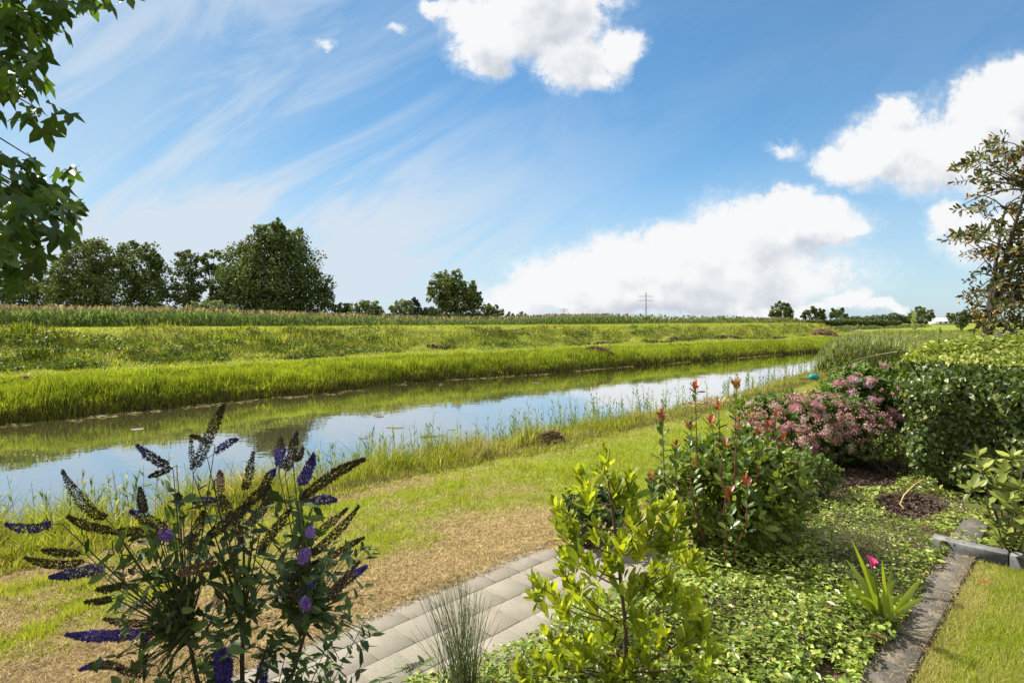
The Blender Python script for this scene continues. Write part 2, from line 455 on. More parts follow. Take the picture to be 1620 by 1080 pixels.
q = np.stack([idx[:-1, :-1], idx[1:, :-1], idx[1:, 1:], idx[:-1, 1:]], -1).reshape(-1, 4)
g.add(np.stack([X, Y, Z], -1).reshape(-1, 3), [q], gc.reshape(-1, 3))
M_GROUND = plain_mat("ground", .95, .1, 30, .35, .8)
tag(g.build('ground', M_GROUND, smooth=True), kind='structure')

# water
m, t = new_mat("river_water")
gm = t.n('ShaderNodeNewGeometry'); P = t.vm('MULTIPLY', gm.outputs['Position'], (1, 1, 1))
wv = t.m('ADD', t.noise(P, 2.2, 3), t.m('MULTIPLY', t.noise(P, .35, 2), 2.0))
bn = bump(t, wv, .05, .05)
di = t.n('ShaderNodeBsdfDiffuse'); t.put(di.inputs[0], t.mix(t.noise(P, .25, 3), (.085, .080, .032), (.11, .095, .042)))
gl = t.n('ShaderNodeBsdfGlossy'); gl.inputs['Roughness'].default_value = .015; t.put(gl.inputs['Normal'], bn); gl.inputs[0].default_value = (.93, .95, .98, 1)
fr = t.n('ShaderNodeFresnel'); fr.inputs['IOR'].default_value = 1.55; t.put(fr.inputs['Normal'], bn)
ms = t.n('ShaderNodeMixShader'); t.put(ms.inputs[0], t.m('ADD', t.m('MULTIPLY', fr.outputs[0], 1.0), .36, clamp=True)); t.put(ms.inputs[1], di.outputs[0]); t.put(ms.inputs[2], gl.outputs[0])
finish(t, ms.outputs[0]); M_WATER = m
g = Geo(); wu = np.concatenate([np.arange(-60, 120, 2.), np.arange(120, 260, 10.)])
a = np.stack(xy(wu, v_near(wu) - 1.2), 1); b = np.stack(xy(wu, v_far(wu) + .5), 1); n = len(wu)
v = np.concatenate([np.c_[a, np.full(n, WZ)], np.c_[b, np.full(n, WZ)]])
g.add(v, [[[i, i + 1, n + i + 1, n + i] for i in range(n - 1)]])
tag(g.build('water', M_WATER), kind='structure')

# paved path: 30 cm slabs, half bond
def MU(v): x, y = xy(v[:, 0], v[:, 1]); return np.stack([x, y, v[:, 2]], 1)
m, t = new_mat("paving_concrete")
a = t.n('ShaderNodeAttribute', attribute_name='col'); gm = t.n('ShaderNodeNewGeometry')
P = gm.outputs['Position']
n1_, n2_ = t.noise(P, 3.2, 5, .65), t.noise(P, 160, 3, .7)
c = t.mix(1.0, a.outputs[0], t.mix(n1_, (.78, .77, .74), (1.16, 1.16, 1.14)), 'MULTIPLY')
c = t.mix(1.0, c, t.mix(t.rng(n2_, .38, .66), (.80, .79, .77), (1.12, 1.12, 1.1)), 'MULTIPLY')
c = t.mix(t.rng(t.noise(P, 7, 6, .7), .52, .72, 0, .6), c, (.19, .17, .12))
c = t.mix(t.rng(t.noise(P, 1.7, 5, .6), .5, .7, 0, .35), c, (.36, .33, .28))
c = t.mix(t.rng(t.noise(P, 34, 4, .7), .60, .72, 0, .6), c, (.10, .09, .06))
finish(t, principled(t, c, .9, .15, bump(t, n2_, .5, .004))); M_PAVE = m
g = Geo(); rows = [2.79, 3.09, 3.40, 3.70, 4.0]
for i in range(4):
    off = .15 * (i % 2) + .02
    for k in range(-8, 24):
        u0 = k * .3 + off - 1
        if u0 > (4.25 if i == 3 else 5.2): continue
        h = .006 + .002 * R.random(); tl = .003 * (R.random() - .5)
        c = np.array((.285, .256, .208)) * (.95 + .09 * R.random()) * (1 + .012 * R.normal(size=3))
        def tilt(v, k_=tl, uc=u0): w = v.copy(); w[:, 2] += (w[:, 0] - uc) * k_ * 5; return MU(w)
        gp = .0015 + .0025 * R.random()
        box(g, (u0 + gp, rows[i] + gp, -.04), (u0 + .3 - gp, rows[i + 1] - gp, h), c, tilt, .003)
tag(g.build('path', M_PAVE), kind='structure')

# flat dark edging slabs along the small lawn + two kerb blocks
m, t = new_mat("dark_stone")
a = t.n('ShaderNodeAttribute', attribute_name='col'); gm = t.n('ShaderNodeNewGeometry'); P = gm.outputs['Position']; n2_ = t.noise(P, 60, 4, .7)
c = t.mix(1.0, a.outputs[0], t.mix(n2_, (.65,) * 3, (1.35,) * 3), 'MULTIPLY')
c = t.mix(t.rng(t.noise(P, 5, 6, .65), .48, .68, 0, .75), c, (.30, .25, .17))
finish(t, principled(t, c, .92, .12, bump(t, n2_, .5, .006))); M_SLAB = m
for i, (u0, u1, lab) in enumerate([(1.4, 3.6, 'flat dark edging slab nearest the camera beside the small lawn'),
                                   (3.61, 4.9, 'flat dark edging slab lying in the shadow of the pink calla lily'),
                                   (4.92, 5.95, 'flat dark edging slab between the lily and the far end of the small lawn'),
                                   (5.97, 7.0, 'flat dark edging slab ending at the raised kerb block'),
                                   (7.2, 8.15, 'dark edging slab half buried in ivy behind the raised kerb block')]):
    g = Geo(); c = np.array((.115, .105, .092)) * (.85 + .3 * R.random())
    box(g, (u0, .85 + .01 * R.random(), -.05), (u1 - .012, 1.08, .028 + .01 * R.random() + (.05 if i == 4 else 0)), c, MU, .008)
    o = g.build('edging_slab', M_SLAB, origin=np.r_[xy(u0, .95), 0]); tag(o, lab, 'edging slab', 'dark edging slabs beside the small lawn')
m, t = new_mat("kerb_concrete")
gm = t.n('ShaderNodeNewGeometry'); P = gm.outputs['Position']; a = t.n('ShaderNodeAttribute', attribute_name='col')
n1_ = t.noise(P, 9, 6, .7); n2_ = t.noise(P, 120, 3, .7)
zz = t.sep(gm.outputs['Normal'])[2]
c = t.mix(t.rng(n1_, .42, .62), t.mix(t.rng(zz, .3, .8), (.085, .085, .088), (.17, .165, .155)), t.mix(t.rng(zz, .3, .8), (.12, .118, .115), (.25, .24, .22)))  # lit top and shaded sides painted into the concrete by face normal
c = t.mix(1.0, c, t.mix(n2_, (.7,) * 3, (1.3,) * 3), 'MULTIPLY')
finish(t, principled(t, c, .9, .15, bump(t, n2_, .5, .004))); M_KERB = m
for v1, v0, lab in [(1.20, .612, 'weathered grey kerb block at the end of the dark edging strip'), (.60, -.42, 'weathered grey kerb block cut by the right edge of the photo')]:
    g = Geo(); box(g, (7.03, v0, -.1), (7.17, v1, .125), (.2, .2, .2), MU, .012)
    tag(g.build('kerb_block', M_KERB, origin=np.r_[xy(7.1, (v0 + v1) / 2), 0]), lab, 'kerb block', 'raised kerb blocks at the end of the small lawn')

# ---------------------------------------------------------------- sampling ground points, thinning out with distance
def pts(n, y0, y1, vlo, vhi, pw=2.0, px0=-420, px1=1980, umin=-100, umax=400, keep=None, r=R):
    out = []
    tot = 0
    for _ in range(60):
        m_ = max(4000, n)
        s = r.random(m_)
        yy = y0 * (y1 / y0) ** s if pw == 2.0 else (y0 ** (2 - pw) + s * (y1 ** (2 - pw) - y0 ** (2 - pw))) ** (1 / (2 - pw))
        xx = (px0 + r.random(m_) * (px1 - px0) - 810) / 900 * yy
        u, v = uv(xx, yy)
        lo = vlo(u) if callable(vlo) else vlo; hi = vhi(u) if callable(vhi) else vhi
        k = (v > lo) & (v < hi) & (u > umin) & (u < umax)
        if keep is not None: k &= keep(xx, yy)
        out.append(np.stack([xx[k], yy[k]], 1)); tot += k.sum()
        if tot >= n: break
    a = np.concatenate(out)[:n]
    return np.c_[a, height(a[:, 0], a[:, 1])]
def lean(n, s, bias=(0, 0), r=R): return r.normal(size=(n, 2)) * s + np.array(bias)

# lawn
g = Geo()
p = pts(290000, 2.4, 34, lambda u: np.maximum(v_bed(u) - .05, np.where(u < 6.3, 3.9, 0)), lambda u: v_lawn(u) + .15, 2.0)
u_, v_ = uv(p[:, 0], p[:, 1]); dst = np.hypot(p[:, 0], p[:, 1])
dr = dryness(p[:, 0], p[:, 1]); isd = R.random(len(p)) < np.clip(dr * 1.1, 0, .97)
tall = .5 + fbm(p[:, 0] * 1.7, p[:, 1] * 1.7, 60)
gr, gd = p[~isd], p[isd]; n = len(gr)
c = cols(n, GREEN_A, GREEN_B, .18); 
stripe = sst(vnoise(uv(gr[:, 0], gr[:, 1])[0] / 6, uv(gr[:, 0], gr[:, 1])[1] / .55, 61), .3, .7)[:, None]
yl = (R.random((n, 1)) < .06 + .16 * stripe)
c = np.where(yl, cols(n, (.36, .36, .07), (.50, .44, .15), .12), c)
k = (.6 + .5 * dst[~isd] / 6).clip(.8, 4)
grn = (.65 + 1.0 * sst(fbm(gr[:, 0] * 7, gr[:, 1] * 7, 65), .5, .72)) * (tall[~isd] * .042 * (1 + .25 * k)) * (.6 + .8 * R.random(n))
blades(g, gr, grn, .0055 * k, lean(n, .02) * k[:, None] ** .5, c)
tag(g.build('lawn_grass', M_GRASS), 'sunlit green riverside lawn of short mown grass', 'grass', kind='stuff')
g = Geo(); n = len(gd); k = (.7 + .5 * dst[isd] / 6).clip(.8, 4)
c = cols(n, STRAW_A, STRAW_B, .2)
dk = R.random((n, 1)) < .22; c = np.where(dk, cols(n, (.16, .105, .05), (.27, .19, .09), .2), c)
cl = sst(fbm(gd[:, 0] * 5, gd[:, 1] * 5, 64), .5, .68)
gd = gd.copy(); gd[:, 2] += R.random(n) * (.012 + .035 * cl)
blades(g, gd, .010 + .022 * R.random(n), .0055 * k, lean(n, .035) * k[:, None] ** .5, c)
tag(g.build('straw_clippings', leaf_mat("straw", .8, .1, .2, (1, 1, 1), .2, 5)), 'dry tan mown clippings scattered over the lawn beside the paved path', 'dry grass', kind='stuff')

# small lawn at the right
g = Geo()
p = pts(130000, 1.8, 9, -6, .83, 2.0, 900, 2040, -1, 7.0)
n = len(p); dst = np.hypot(p[:, 0], p[:, 1]); nn = fbm(p[:, 0] * 2.2, p[:, 1] * 2.2, 70)
u_, v_ = uv(p[:, 0], p[:, 1])
dryp = (R.random(n) < np.clip(.12 + 1.6 * (nn - .5) + .45 * (v_ > .66), 0, .9))[:, None]
c = np.where(dryp, cols(n, (.38, .35, .13), (.52, .47, .20), .15), cols(n, (.20, .28, .02), (.38, .42, .04), .18))
blades(g, p, (.03 + .035 * R.random(n)) * (.7 + .6 * nn), .0045 + .002 * R.random(n), lean(n, .022), c)
tag(g.build('small_lawn_grass', M_GRASS), 'short green and yellow grass of the small lawn at the edging slabs', 'grass', kind='stuff')

# moss and weeds in the paving joints, overgrown edge of the lawn
g = Geo(); pp = []
for r_ in rows[1:]:
    k = R.random(260) * 7 - 1
    k = k[vnoise(k * 1.4, 0 * k + r_ * 7, 71) > .5]; pp.append(np.stack(xy(k, r_ + R.normal(size=len(k)) * .008), 1))
e = R.random(5000) * 8 - 1; pp.append(np.stack(xy(e, 3.97 + .05 * R.normal(size=5000) + .05 * (vnoise(e * 3, 0 * e, 73) - .5)), 1))
pp = np.concatenate(pp); n = len(pp)
blades(g, np.c_[pp, np.full(n, .004)], .008 + .02 * R.random(n), np.full(n, .006), lean(n, .015), cols(n, (.16, .15, .03), (.38, .30, .12), .2))
tag(g.build('joint_moss', M_GRASS), 'moss and dry grass growing in the joints of the paved path', 'moss', kind='stuff')

# near bank: rank grass down to the water
g = Geo()
p = pts(100000, 4.0, 75, lambda u: v_lawn(u) - .12 + .35 * (vnoise(u * 1.3, 0 * u, 80) - .5), lambda u: v_near(u) + .5 - .45 * sst(u, 8, 14), 1.7)
u_, v_ = uv(p[:, 0], p[:, 1]); n = len(p); t_ = (v_ - v_lawn(u_)) / (v_near(u_) - v_lawn(u_)); dst = np.hypot(p[:, 0], p[:, 1])
cl = fbm(u_ * 1.1, v_ * 1.5, 81)
h = (.06 + .40 * sst(t_, .0, .45)) * (.05 + 2.0 * sst(cl, .25, .75)) * (.55 + .7 * R.random(n)) * (1 + .35 * sst(t_, .6, .95))
h *= (.85 - .50 * sst(dst, 10, 18) + .20 * sst(dst, 40, 50))
c = cols(n, (.14, .185, .02), (.36, .38, .05), .2)
br = (R.random((n, 1)) < (.10 + .35 * sst(vnoise(u_ / 1.3, v_ / .8, 83), .5, .8))[:, None])
c = np.where(br, cols(n, (.30, .24, .11), (.50, .42, .22), .15), c)
k = (.8 + dst / 16).clip(.8, 3.5)
blades(g, p, h, .009 * k, lean(n, .10, (.03, -.02)) * (h / .35)[:, None], c, 2)
tag(g.build('near_bank_grass', M_GRASS), 'rank green and straw coloured grass growing down the near river bank', 'bank grass', kind='stuff')
# dark undergrowth of the same bank (short, matted)
g = Geo()
p = pts(36000, 4.0, 60, lambda u: v_lawn(u) + .1, lambda u: v_near(u) + .2, 1.7); n = len(p)
blades(g, p, .05 + .1 * R.random(n), .012 * (.8 + np.hypot(p[:, 0], p[:, 1]) / 16), lean(n, .08), cols(n, (.12, .11, .04), (.26, .22, .09), .2))
tag(g.build('matted_dead_grass', M_GRASS), 'matted dead grass between the tufts of the near river bank', 'dead grass', kind='stuff')

# waterside reeds on the near bank (leafy stalks sticking up before the water)
g = Geo()
def reed(g, base, h, c, nl=7, lw=.016, ll=.28, r=R):
    ln = r.normal(size=2) * .10 * h
    top = base + np.array([ln[0], ln[1], h])
    pts_ = curve(base, top, (-ln[0] * .1, 0, 0), 5); tube(g, pts_, np.linspace(.005, .002, 5) * (lw / .016), c * .9, 3)
    s = .25 + .72 * np.arange(nl) / nl + .03 * r.random(nl)
    pos = base + (top - base) * s[:, None]; az = r.random() * 6 + np.arange(nl) * 2.6 + r.normal(size=nl) * .4
    d = np.stack([np.cos(az), np.sin(az), .9 + .6 * s], 1)
    scatter(g, REEDLEAF, pos, d, np.stack([-np.cos(az) * .8, -np.sin(az) * .8, np.ones(nl)], 1), np.c_[(ll * (1.1 - .5 * s)), np.full(nl, lw * 16), np.full(nl, ll)], cols(nl, c, c * 1.25, .1, r))
REEDLEAF = (np.array([[0, 0, 0], [.4, .045, .02], [.4, -.045, .02], [.75, .03, -.10], [.75, -.03, -.10], [1, 0, -.32]]), [[[0, 2, 1], [3, 4, 5]], [[1, 2, 4, 3]]])
for i in range(1350):
    s = R.random() if i < 1000 else .28 * R.random(); uu = np.interp(s, [0, .2, .65, 1], [-4, 3, 22, 60]); 
    dv = R.normal() * .45 - .05
    if vnoise(uu * .8, 0.0, 90) < .35 and R.random() < .6: continue
    if uu > 18 and R.random() < .6: continue
    x, y = xy(uu, v_near(uu) + dv); z = max(float(height(np.array(x), np.array(y))), -1.1)
    dist = math.hypot(x, y)
    c = np.array((.12, .20, .035)) if R.random() < .7 else np.array((.30, .32, .10))
    reed(g, np.array([x, y, z]), (.5 + .75 * R.random() ** 1.3) * (1 if dist > 8 else .9), c * (.8 + .4 * R.random()), 6, .014 * (1 + dist / 22), .22 + .1 * R.random())
tag(g.build('waterside_reeds', M_GRASS), 'slender green reed stalks standing along the edge of the near bank', 'reeds', kind='stuff')

# flattened stalks and flecks drifting at the foot of the far bank
g = Geo(); n = 2600; uu = -12 + 100 * R.random(n) ** 1.3; uu = uu[vnoise(uu / 1.8, 0 * uu, 140) > .42]; n = len(uu)
x, y = xy(uu, v_far(uu) - .12 - .5 * R.random(n) ** 2.2 * (1 + vnoise(uu / 5, 0 * uu, 141)))
scatter(g, DIAM, np.c_[x, y, WZ + .004 + .02 * R.random(n)], np.c_[R.normal(size=(n, 2)), .05 * R.normal(size=n)], np.c_[np.zeros((n, 2)), np.ones(n)] + .1 * R.normal(size=(n, 3)), np.c_[.10 + .28 * R.random(n), .03 + .07 * R.random(n), np.full(n, .1)], cols(n, (.16, .12, .07), (.42, .34, .22), .2))
tag(g.build('waterline_litter', M_GRASS), 'broken stalks and flecks drifting along the foot of the far bank', 'litter', kind='stuff')

# far bank: bright tall fringe, meadow, ragged slope
g = Geo()
p = pts(140000, 13, 100, lambda u: v_far(u) - .12, lambda u: v_far(u) + 2.9, 1.6)
u_, v_ = uv(p[:, 0], p[:, 1]); n = len(p); d = v_ - v_far(u_); dst = np.hypot(p[:, 0], p[:, 1])
h = (.18 + .34 * np.exp(-((d - .9) / .8) ** 2)) * (.5 + .9 * R.random(n)) * (.25 + 1.5 * fbm(u_ / .8, v_ / .8, 95))
c = cols(n, (.20, .275, .02), (.42, .47, .05), .2)
c = c * (.62 + .62 * fbm(u_ / 2.2, v_ / 1.1, 96))[:, None]; ol = (R.random(n) < .35 * sst(fbm(u_ / 1.4, v_ / .7, 94), .45, .7))[:, None]; c = np.where(ol, cols(n, (.10, .16, .02), (.2, .26, .03), .2), c)
dk = (R.random(n) < .45 * (1 - sst(d, .05, .35)))[:, None]; c = np.where(dk, cols(n, (.10, .075, .035), (.24, .17, .07), .2), c)
blades(g, p, h, .02 * (.8 + dst / 50), lean(n, .07), c, 2)
tag(g.build('far_bank_grass', M_GRASS), 'bright green tall grass fringing the far water edge', 'bank grass', kind='stuff')
g = Geo()
p = pts(150000, 16, 130, lambda u: v_far(u) + 2.3, lambda u: v_far(u) + 23, 1.5)
u_, v_ = uv(p[:, 0], p[:, 1]); n = len(p); d = v_ - v_far(u_); dst = np.hypot(p[:, 0], p[:, 1])
keep = R.random(n) > 1.35 * scarp(u_, v_) ** .6
p, u_, v_, d, dst = p[keep], u_[keep], v_[keep], d[keep], dst[keep]; n = len(p)
sl = sst(d, 4.2, 5.4) * (1 - sst(d, 8, 9.5)); cl = fbm(u_ / 1.6, v_ / .8, 97)
h = (.10 + .28 * sl * sst(cl, .4, .65)) * (.6 + .8 * R.random(n))
c = cols(n, (.22, .28, .02), (.43, .45, .06), .18)
ol = (R.random(n) < (.12 + .55 * sl * sst(fbm(u_ / 2.5, v_, 99), .36, .58) + .25 * (d > 10) * vnoise(u_ / 9, v_ / 2, 98)))[:, None]
c = np.where(ol, cols(n, (.22, .20, .045), (.40, .33, .12), .18), c)
dk = (R.random(n) < .38 * sl * sst(cl, .42, .65))[:, None]; c = np.where(dk, cols(n, (.08, .13, .015), (.15, .20, .03), .2), c)
blades(g, p, h, .03 * (.6 + dst / 40), lean(n, .09), c)
tag(g.build('dyke_grass', M_GRASS), 'grass covering the terrace and the ragged slope of the far dyke', 'grass', kind='stuff')
# dark broadleaf weeds on the slope
g = Geo()
cen = pts(800, 20, 80, lambda u: v_far(u) + 4.2, lambda u: v_far(u) + 8.6, 1.5, keep=lambda x, y: fbm(uv(x, y)[0] / 2.5, uv(x, y)[1], 101) > .52)
for c0 in cen:
    k = 26; q_ = c0 + R.normal(size=(k, 3)) * (.22, .22, .03); q_[:, 2] = c0[2] + .05 + .12 * R.random(k)
    scatter(g, DIAM, q_, rdir(k, .6), rdir(k, 1), .10 + .08 * R.random(k), cols(k, (.06, .10, .015), (.15, .20, .03), .2))
tag(g.build('dyke_weeds', M_LEAF), 'dark broadleaf weeds in clumps on the far dyke slope', 'weeds', kind='stuff')

# bare earth of the little scarps
g = Geo()
p = pts(16000, 19, 95, lambda u: v_far(u) + 3.6, lambda u: v_far(u) + 6.4, 1.5, keep=lambda x, y: scarp(*uv(x, y)) > .42); n = len(p)
e = .10 + .16 * R.random(n); p[:, 2] += R.random(n) * .16
scatter(g, CARD, p, rdir(n, 0), unit(np.c_[R.normal(size=(n, 2)) * .5 - (0, .6), .4 * np.ones(n)]), e, cols(n, (.05, .036, .024), (.17, .125, .085), .25))
tag(g.build('bare_earth', M_GROUND), 'streaks of bare brown earth torn into the far dyke slope', 'bare earth', kind='stuff')

# reed belt behind the dyke
def reedbelt(name, label, y0, y1, vlo, vhi, n, hgt, umin, umax, ca, cb, plume=(.15, .12, .08), wk=1.0, pf=.11, env=None):
    g = Geo(); p = pts(n, y0, y1, vlo, vhi, 1.2, umin=umin, umax=umax); n = len(p)
    u_, v_ = uv(p[:, 0], p[:, 1]); dst = np.hypot(p[:, 0], p[:, 1])
    H = hgt * (.86 + .28 * fbm(u_ / 2.3, v_ / 2.3, 111)) * (env(u_, v_) if env else 1.0)
    f = R.random(n); zb = p.copy(); zb[:, 2] += H * f * .78
    bh = H * (.22 + .25 * R.random(n)) * (1 - .25 * f)
    az = R.random(n) * 6.28; sp = .12 + .16 * R.random(n)
    c = cols(n, ca, cb, .2)
    blades(g, zb, bh, .045 * wk * (.7 + dst / 60), np.stack([np.cos(az) * sp, np.sin(az) * sp], 1), c, 2)
    m_ = int(n * pf * .5)
    if m_:
        s = R.integers(0, n, m_); t0 = p[s].copy(); t0[:, 2] += H[s] * .93
        scatter(g, DIAM, t0, rdir(m_, 2.2), rdir(m_), np.c_[.28 + .12 * R.random(m_), .22 * wk * (.6 + dst[s] / 70), np.full(m_, .2)], cols(m_, plume, np.array(plume) * 1.8, .2))
    return tag(g.build(name, M_GRASS), label, 'reeds', kind='stuff')
reedbelt('reed_belt', 'tall reeds with brown plumes behind the dyke below the left trees', 25, 110, 39.5, 45, 46000, 1.40, -60, 60, (.075, .12, .04), (.20, .27, .10), env=lambda u, v: np.interp(u, [-60, 11, 21, 31.6, 39.6, 46, 50, 57, 60], [.80, .80, .58, .44, .50, .66, .78, .80, .5]))
reedbelt('distant_reeds', 'low dark reeds and rough growth lining the horizon past the reed belt', 70, 330, 44, 60, 16000, 1.25, 58, 260, (.08, .11, .04), (.18, .22, .08), wk=1.8, pf=.1, env=lambda u, v: np.interp(vnoise(u / 14, u * 0, 7), [0, 1], [.55, 1.2]))
# clump of reeds hiding the river bend
def bendkeep(x, y):
    px = 810 + x / y * 900; return (px > 1305) & (px < 1445)
g = Geo()
p = pts(16000, 27, 36, -5, 40, 1.0, 1296, 1460); n = len(p); px = 810 + p[:, 0] / p[:, 1] * 900
H = 1.75 * np.interp(px, [1296, 1312, 1335, 1370, 1410, 1440, 1460], [.25, .72, 1.0, 1.0, .92, .7, .5]) * (.75 + .3 * fbm(p[:, 0] * .9, p[:, 1] * .9, 120))
f = R.random(n); zb = p.copy(); zb[:, 2] = -.1 + H * f * .85; az = R.random(n) * 6.28; sp = .08 + .14 * R.random(n)
blades(g, zb, .20 + .22 * R.random(n), .05 + .02 * R.random(n), np.stack([np.cos(az) * sp, np.sin(az) * sp], 1), cols(n, (.13, .17, .05), (.33, .36, .15), .18), 2)
tag(g.build('bank_reed_clump', M_GRASS), 'grey green clump of reeds where the river bends out of sight', 'reeds', kind='stuff')
# tall grass field to the right of the bend
g = Geo()
p = pts(42000, 19, 120, -80, lambda u: v_near(u) + .3, 1.5, 1290, 1980, keep=lambda x, y: (y > 27 - (x / y - .62) * 20) ); n = len(p)
dst = np.hypot(p[:, 0], p[:, 1])
blades(g, p, (.35 + .45 * R.random(n)) * (.6 + .6 * fbm(p[:, 0] / 4, p[:, 1] / 4, 130)), .03 * (.6 + dst / 45), lean(n, .14), cols(n, (.13, .175, .04), (.33, .34, .12), .2), 2)
tag(g.build('meadow_grass', M_GRASS), 'tall pale green grass of the meadow at the end of the lawn', 'meadow grass', kind='stuff')

# ================================================================ TREES AND FAR THINGS
def tree(name, label, cat, depth, base, z0, lobes, ca, cb, group=None, spread=.75, card=3.2, dens=.58, trunkr=None, gaps=.0, r=None, nmin=900):
    """lobes: (bearing, height, radius) of each mass of the crown, made spheres at the tree's real distance"""
    r = r or np.random.default_rng(abs(hash(label)) % 1000 if False else sum(map(ord, label)))
    k = depth / 900.0
    b = np.array([(base - 810) * k, depth, z0])
    th = thing(name, label, cat, b, group)
    L = [(D(px, py, depth + r.normal() * q * k * spread * .5), q * k) for px, py, q in lobes]
    tr = Geo(); hgt = max(l[0][2] for l in L) - z0
    tr_r = trunkr or hgt * .028
    top = np.array([np.mean([l[0][0] for l in L]), depth, z0 + hgt * .62])
    tube(tr, curve(b - (0, 0, .3), top, r.normal(size=3) * .02 * hgt, 7), np.linspace(tr_r, tr_r * .35, 7), (.075, .062, .048), 7)
    for c, q in L:
        s = .25 + .5 * r.random(); st = b * (1 - s) + top * s
        tube(tr, curve(st, c + r.normal(size=3) * q * .2, (0, 0, q * .2), 5), np.linspace(tr_r * .42, tr_r * .08, 5), (.075, .062, .048), 5)
    tr.build('trunk', M_BARK, th)
    cr = Geo()
    for c, q in L:
        n = max(int(dens * math.pi * (q / k) ** 2 * (2.8 / card) ** 2 * 1.5), nmin // len(L) + 20)
        # sub-clumps on the lobe
        m = max(6, int(q / k * .9)); cd = rdir(m, .25, r); cc = c + cd * q * (.55 + .45 * r.random((m, 1))); cs = q * (.22 + .20 * r.random(m))
        pick = r.integers(0, m, n); d = rdir(n, .15, r)
        p = cc[pick] + d * (cs[pick] * (.45 + .6 * r.random(n)) )[:, None]
        ins = r.random(n) < .22; p[ins] = c + rdir(ins.sum(), 0, r) * (q * .75 * r.random(ins.sum()) ** .5)[:, None]
        tone = (.72 + .5 * r.random(m))[pick][:, None]; tone[ins] = .8
        nd = unit(d + .8 * r.normal(size=(n, 3)))
        scatter(cr, CARD, p, rdir(n, 0, r), nd, card * k * (.55 + .8 * r.random(n)), cols(n, ca, cb, .2, r) * tone)
    cr.build('crown', M_TREELEAF, th)
    return th
DKA, DKB = (.065, .095, .030), (.18, .22, .07)
MDA, MDB = (.08, .11, .026), (.22, .25, .075)
GT = 'trees on the plain beyond the dyke'
tree('broadleaf_tree', 'very large dark green oak, tallest tree, right end of the left tree row', 'tree', 98, 440, .6,
     [(432, 378, 30), (404, 392, 28), (460, 388, 28), (385, 418, 34), (425, 415, 42), (470, 420, 40), (370, 448, 32), (405, 455, 42), (450, 458, 46), (492, 448, 30), (512, 462, 19), (372, 478, 28), (410, 484, 34), (450, 486, 38), (490, 482, 34), (518, 482, 14), (440, 362, 14), (415, 368, 14)], DKA, DKB, GT)
tree('broadleaf_tree', 'rounded green tree third from the left with feathery top, in the left tree row', 'tree', 92, 140, .6,
     [(112, 402, 20), (135, 394, 14), (155, 402, 22), (100, 428, 24), (140, 430, 30), (172, 432, 24), (92, 458, 26), (130, 462, 32), (165, 466, 28), (105, 484, 24), (150, 488, 26)], MDA, MDB, GT)
tree('broadleaf_tree', 'dark tree with twin rounded tops left of the gap in the tree row', 'tree', 95, 222, .6,
     [(202, 402, 20), (187, 412, 14), (236, 400, 17), (244, 414, 16), (215, 428, 28), (246, 432, 20), (200, 458, 30), (236, 462, 30), (256, 466, 14), (215, 486, 26), (246, 488, 20)], MDA, DKB, GT)
tree('broadleaf_tree', 'low dark tree at the far left under the overhanging branch', 'tree', 100, 30, .6,
     [(8, 442, 18), (42, 452, 22), (14, 468, 22), (62, 462, 18), (76, 446, 12), (35, 482, 24), (70, 484, 18), (-20, 460, 24)], DKA, MDB, GT)
tree('broadleaf_tree', 'slender open tree standing in the gap beside the large oak', 'tree', 96, 298, .6,
     [(294, 404, 12), (306, 412, 12), (286, 426, 16), (304, 432, 16), (292, 454, 20), (312, 460, 14), (282, 476, 14), (302, 482, 18)], DKA, DKB, GT, dens=.6)
tree('broadleaf_tree', 'thin leaning tree tucked against the left side of the large oak', 'tree', 101, 334, .6,
     [(326, 410, 11), (340, 402, 10), (332, 426, 14), (346, 432, 14), (330, 450, 13), (344, 462, 16), (334, 482, 14)], DKA, DKB, GT, dens=.6)
tree('broadleaf_tree', 'solitary round-headed tree right of the low bushes, casting the small dark reflection', 'tree', 108, 722, .6,
     [(702, 444, 17), (722, 440, 15), (686, 458, 15), (742, 458, 15), (712, 458, 24), (735, 470, 22), (694, 474, 18), (752, 476, 15), (716, 484, 24), (744, 488, 20), (700, 490, 14)], DKA, MDB, GT)
GB = 'bushes along the foot of the left trees'
tree('willow_shrub', 'pale grey green bush in front of the large oak', 'shrub', 70, 322, .6, [(305, 487, 10), (325, 483, 12), (345, 486, 12), (365, 490, 10), (330, 492, 14)], (.19, .22, .10), (.34, .37, .19), GB, card=3)
tree('willow_shrub', 'dark low bush touching the right side of the large oak', 'shrub', 95, 545, .6, [(535, 490, 10), (550, 488, 9), (545, 497, 14)], DKA, MDB, GB, card=3)
tree('willow_shrub', 'rounded feathery green bush, widest of the bushes right of the oak', 'shrub', 85, 580, .6, [(575, 486, 11), (560, 490, 10), (592, 487, 11), (602, 494, 9), (578, 495, 18)], (.10, .14, .045), (.25, .29, .12), GB, card=3)
tree('willow_shrub', 'rounded feathery bush beside the small dark pointed tree', 'shrub', 85, 636, .6, [(632, 484, 10), (645, 486, 11), (624, 492, 9), (640, 494, 14)], (.10, .14, .045), (.25, .29, .12), GB, card=3)
tree('small_conifer', 'small dark pointed tree between the feathery bush and the solitary tree', 'tree', 90, 657, .6, [(656, 475, 5), (654, 482, 8), (661, 487, 8), (656, 493, 12), (668, 495, 9)], (.02, .035, .012), (.05, .08, .025), GB, card=2.6)
tree('willow_shrub', 'low pale bush under the left side of the solitary tree', 'shrub', 92, 684, .6, [(678, 492, 9), (690, 494, 9), (684, 498, 10)], (.07, .10, .035), (.16, .19, .08), GB, card=2.8)
tree('willow_shrub', 'small dark bush right of the solitary tree', 'shrub', 110, 778, .6, [(770, 490, 11), (782, 492, 9), (790, 497, 8), (775, 498, 12)], DKA, MDB, GB, card=2.8)
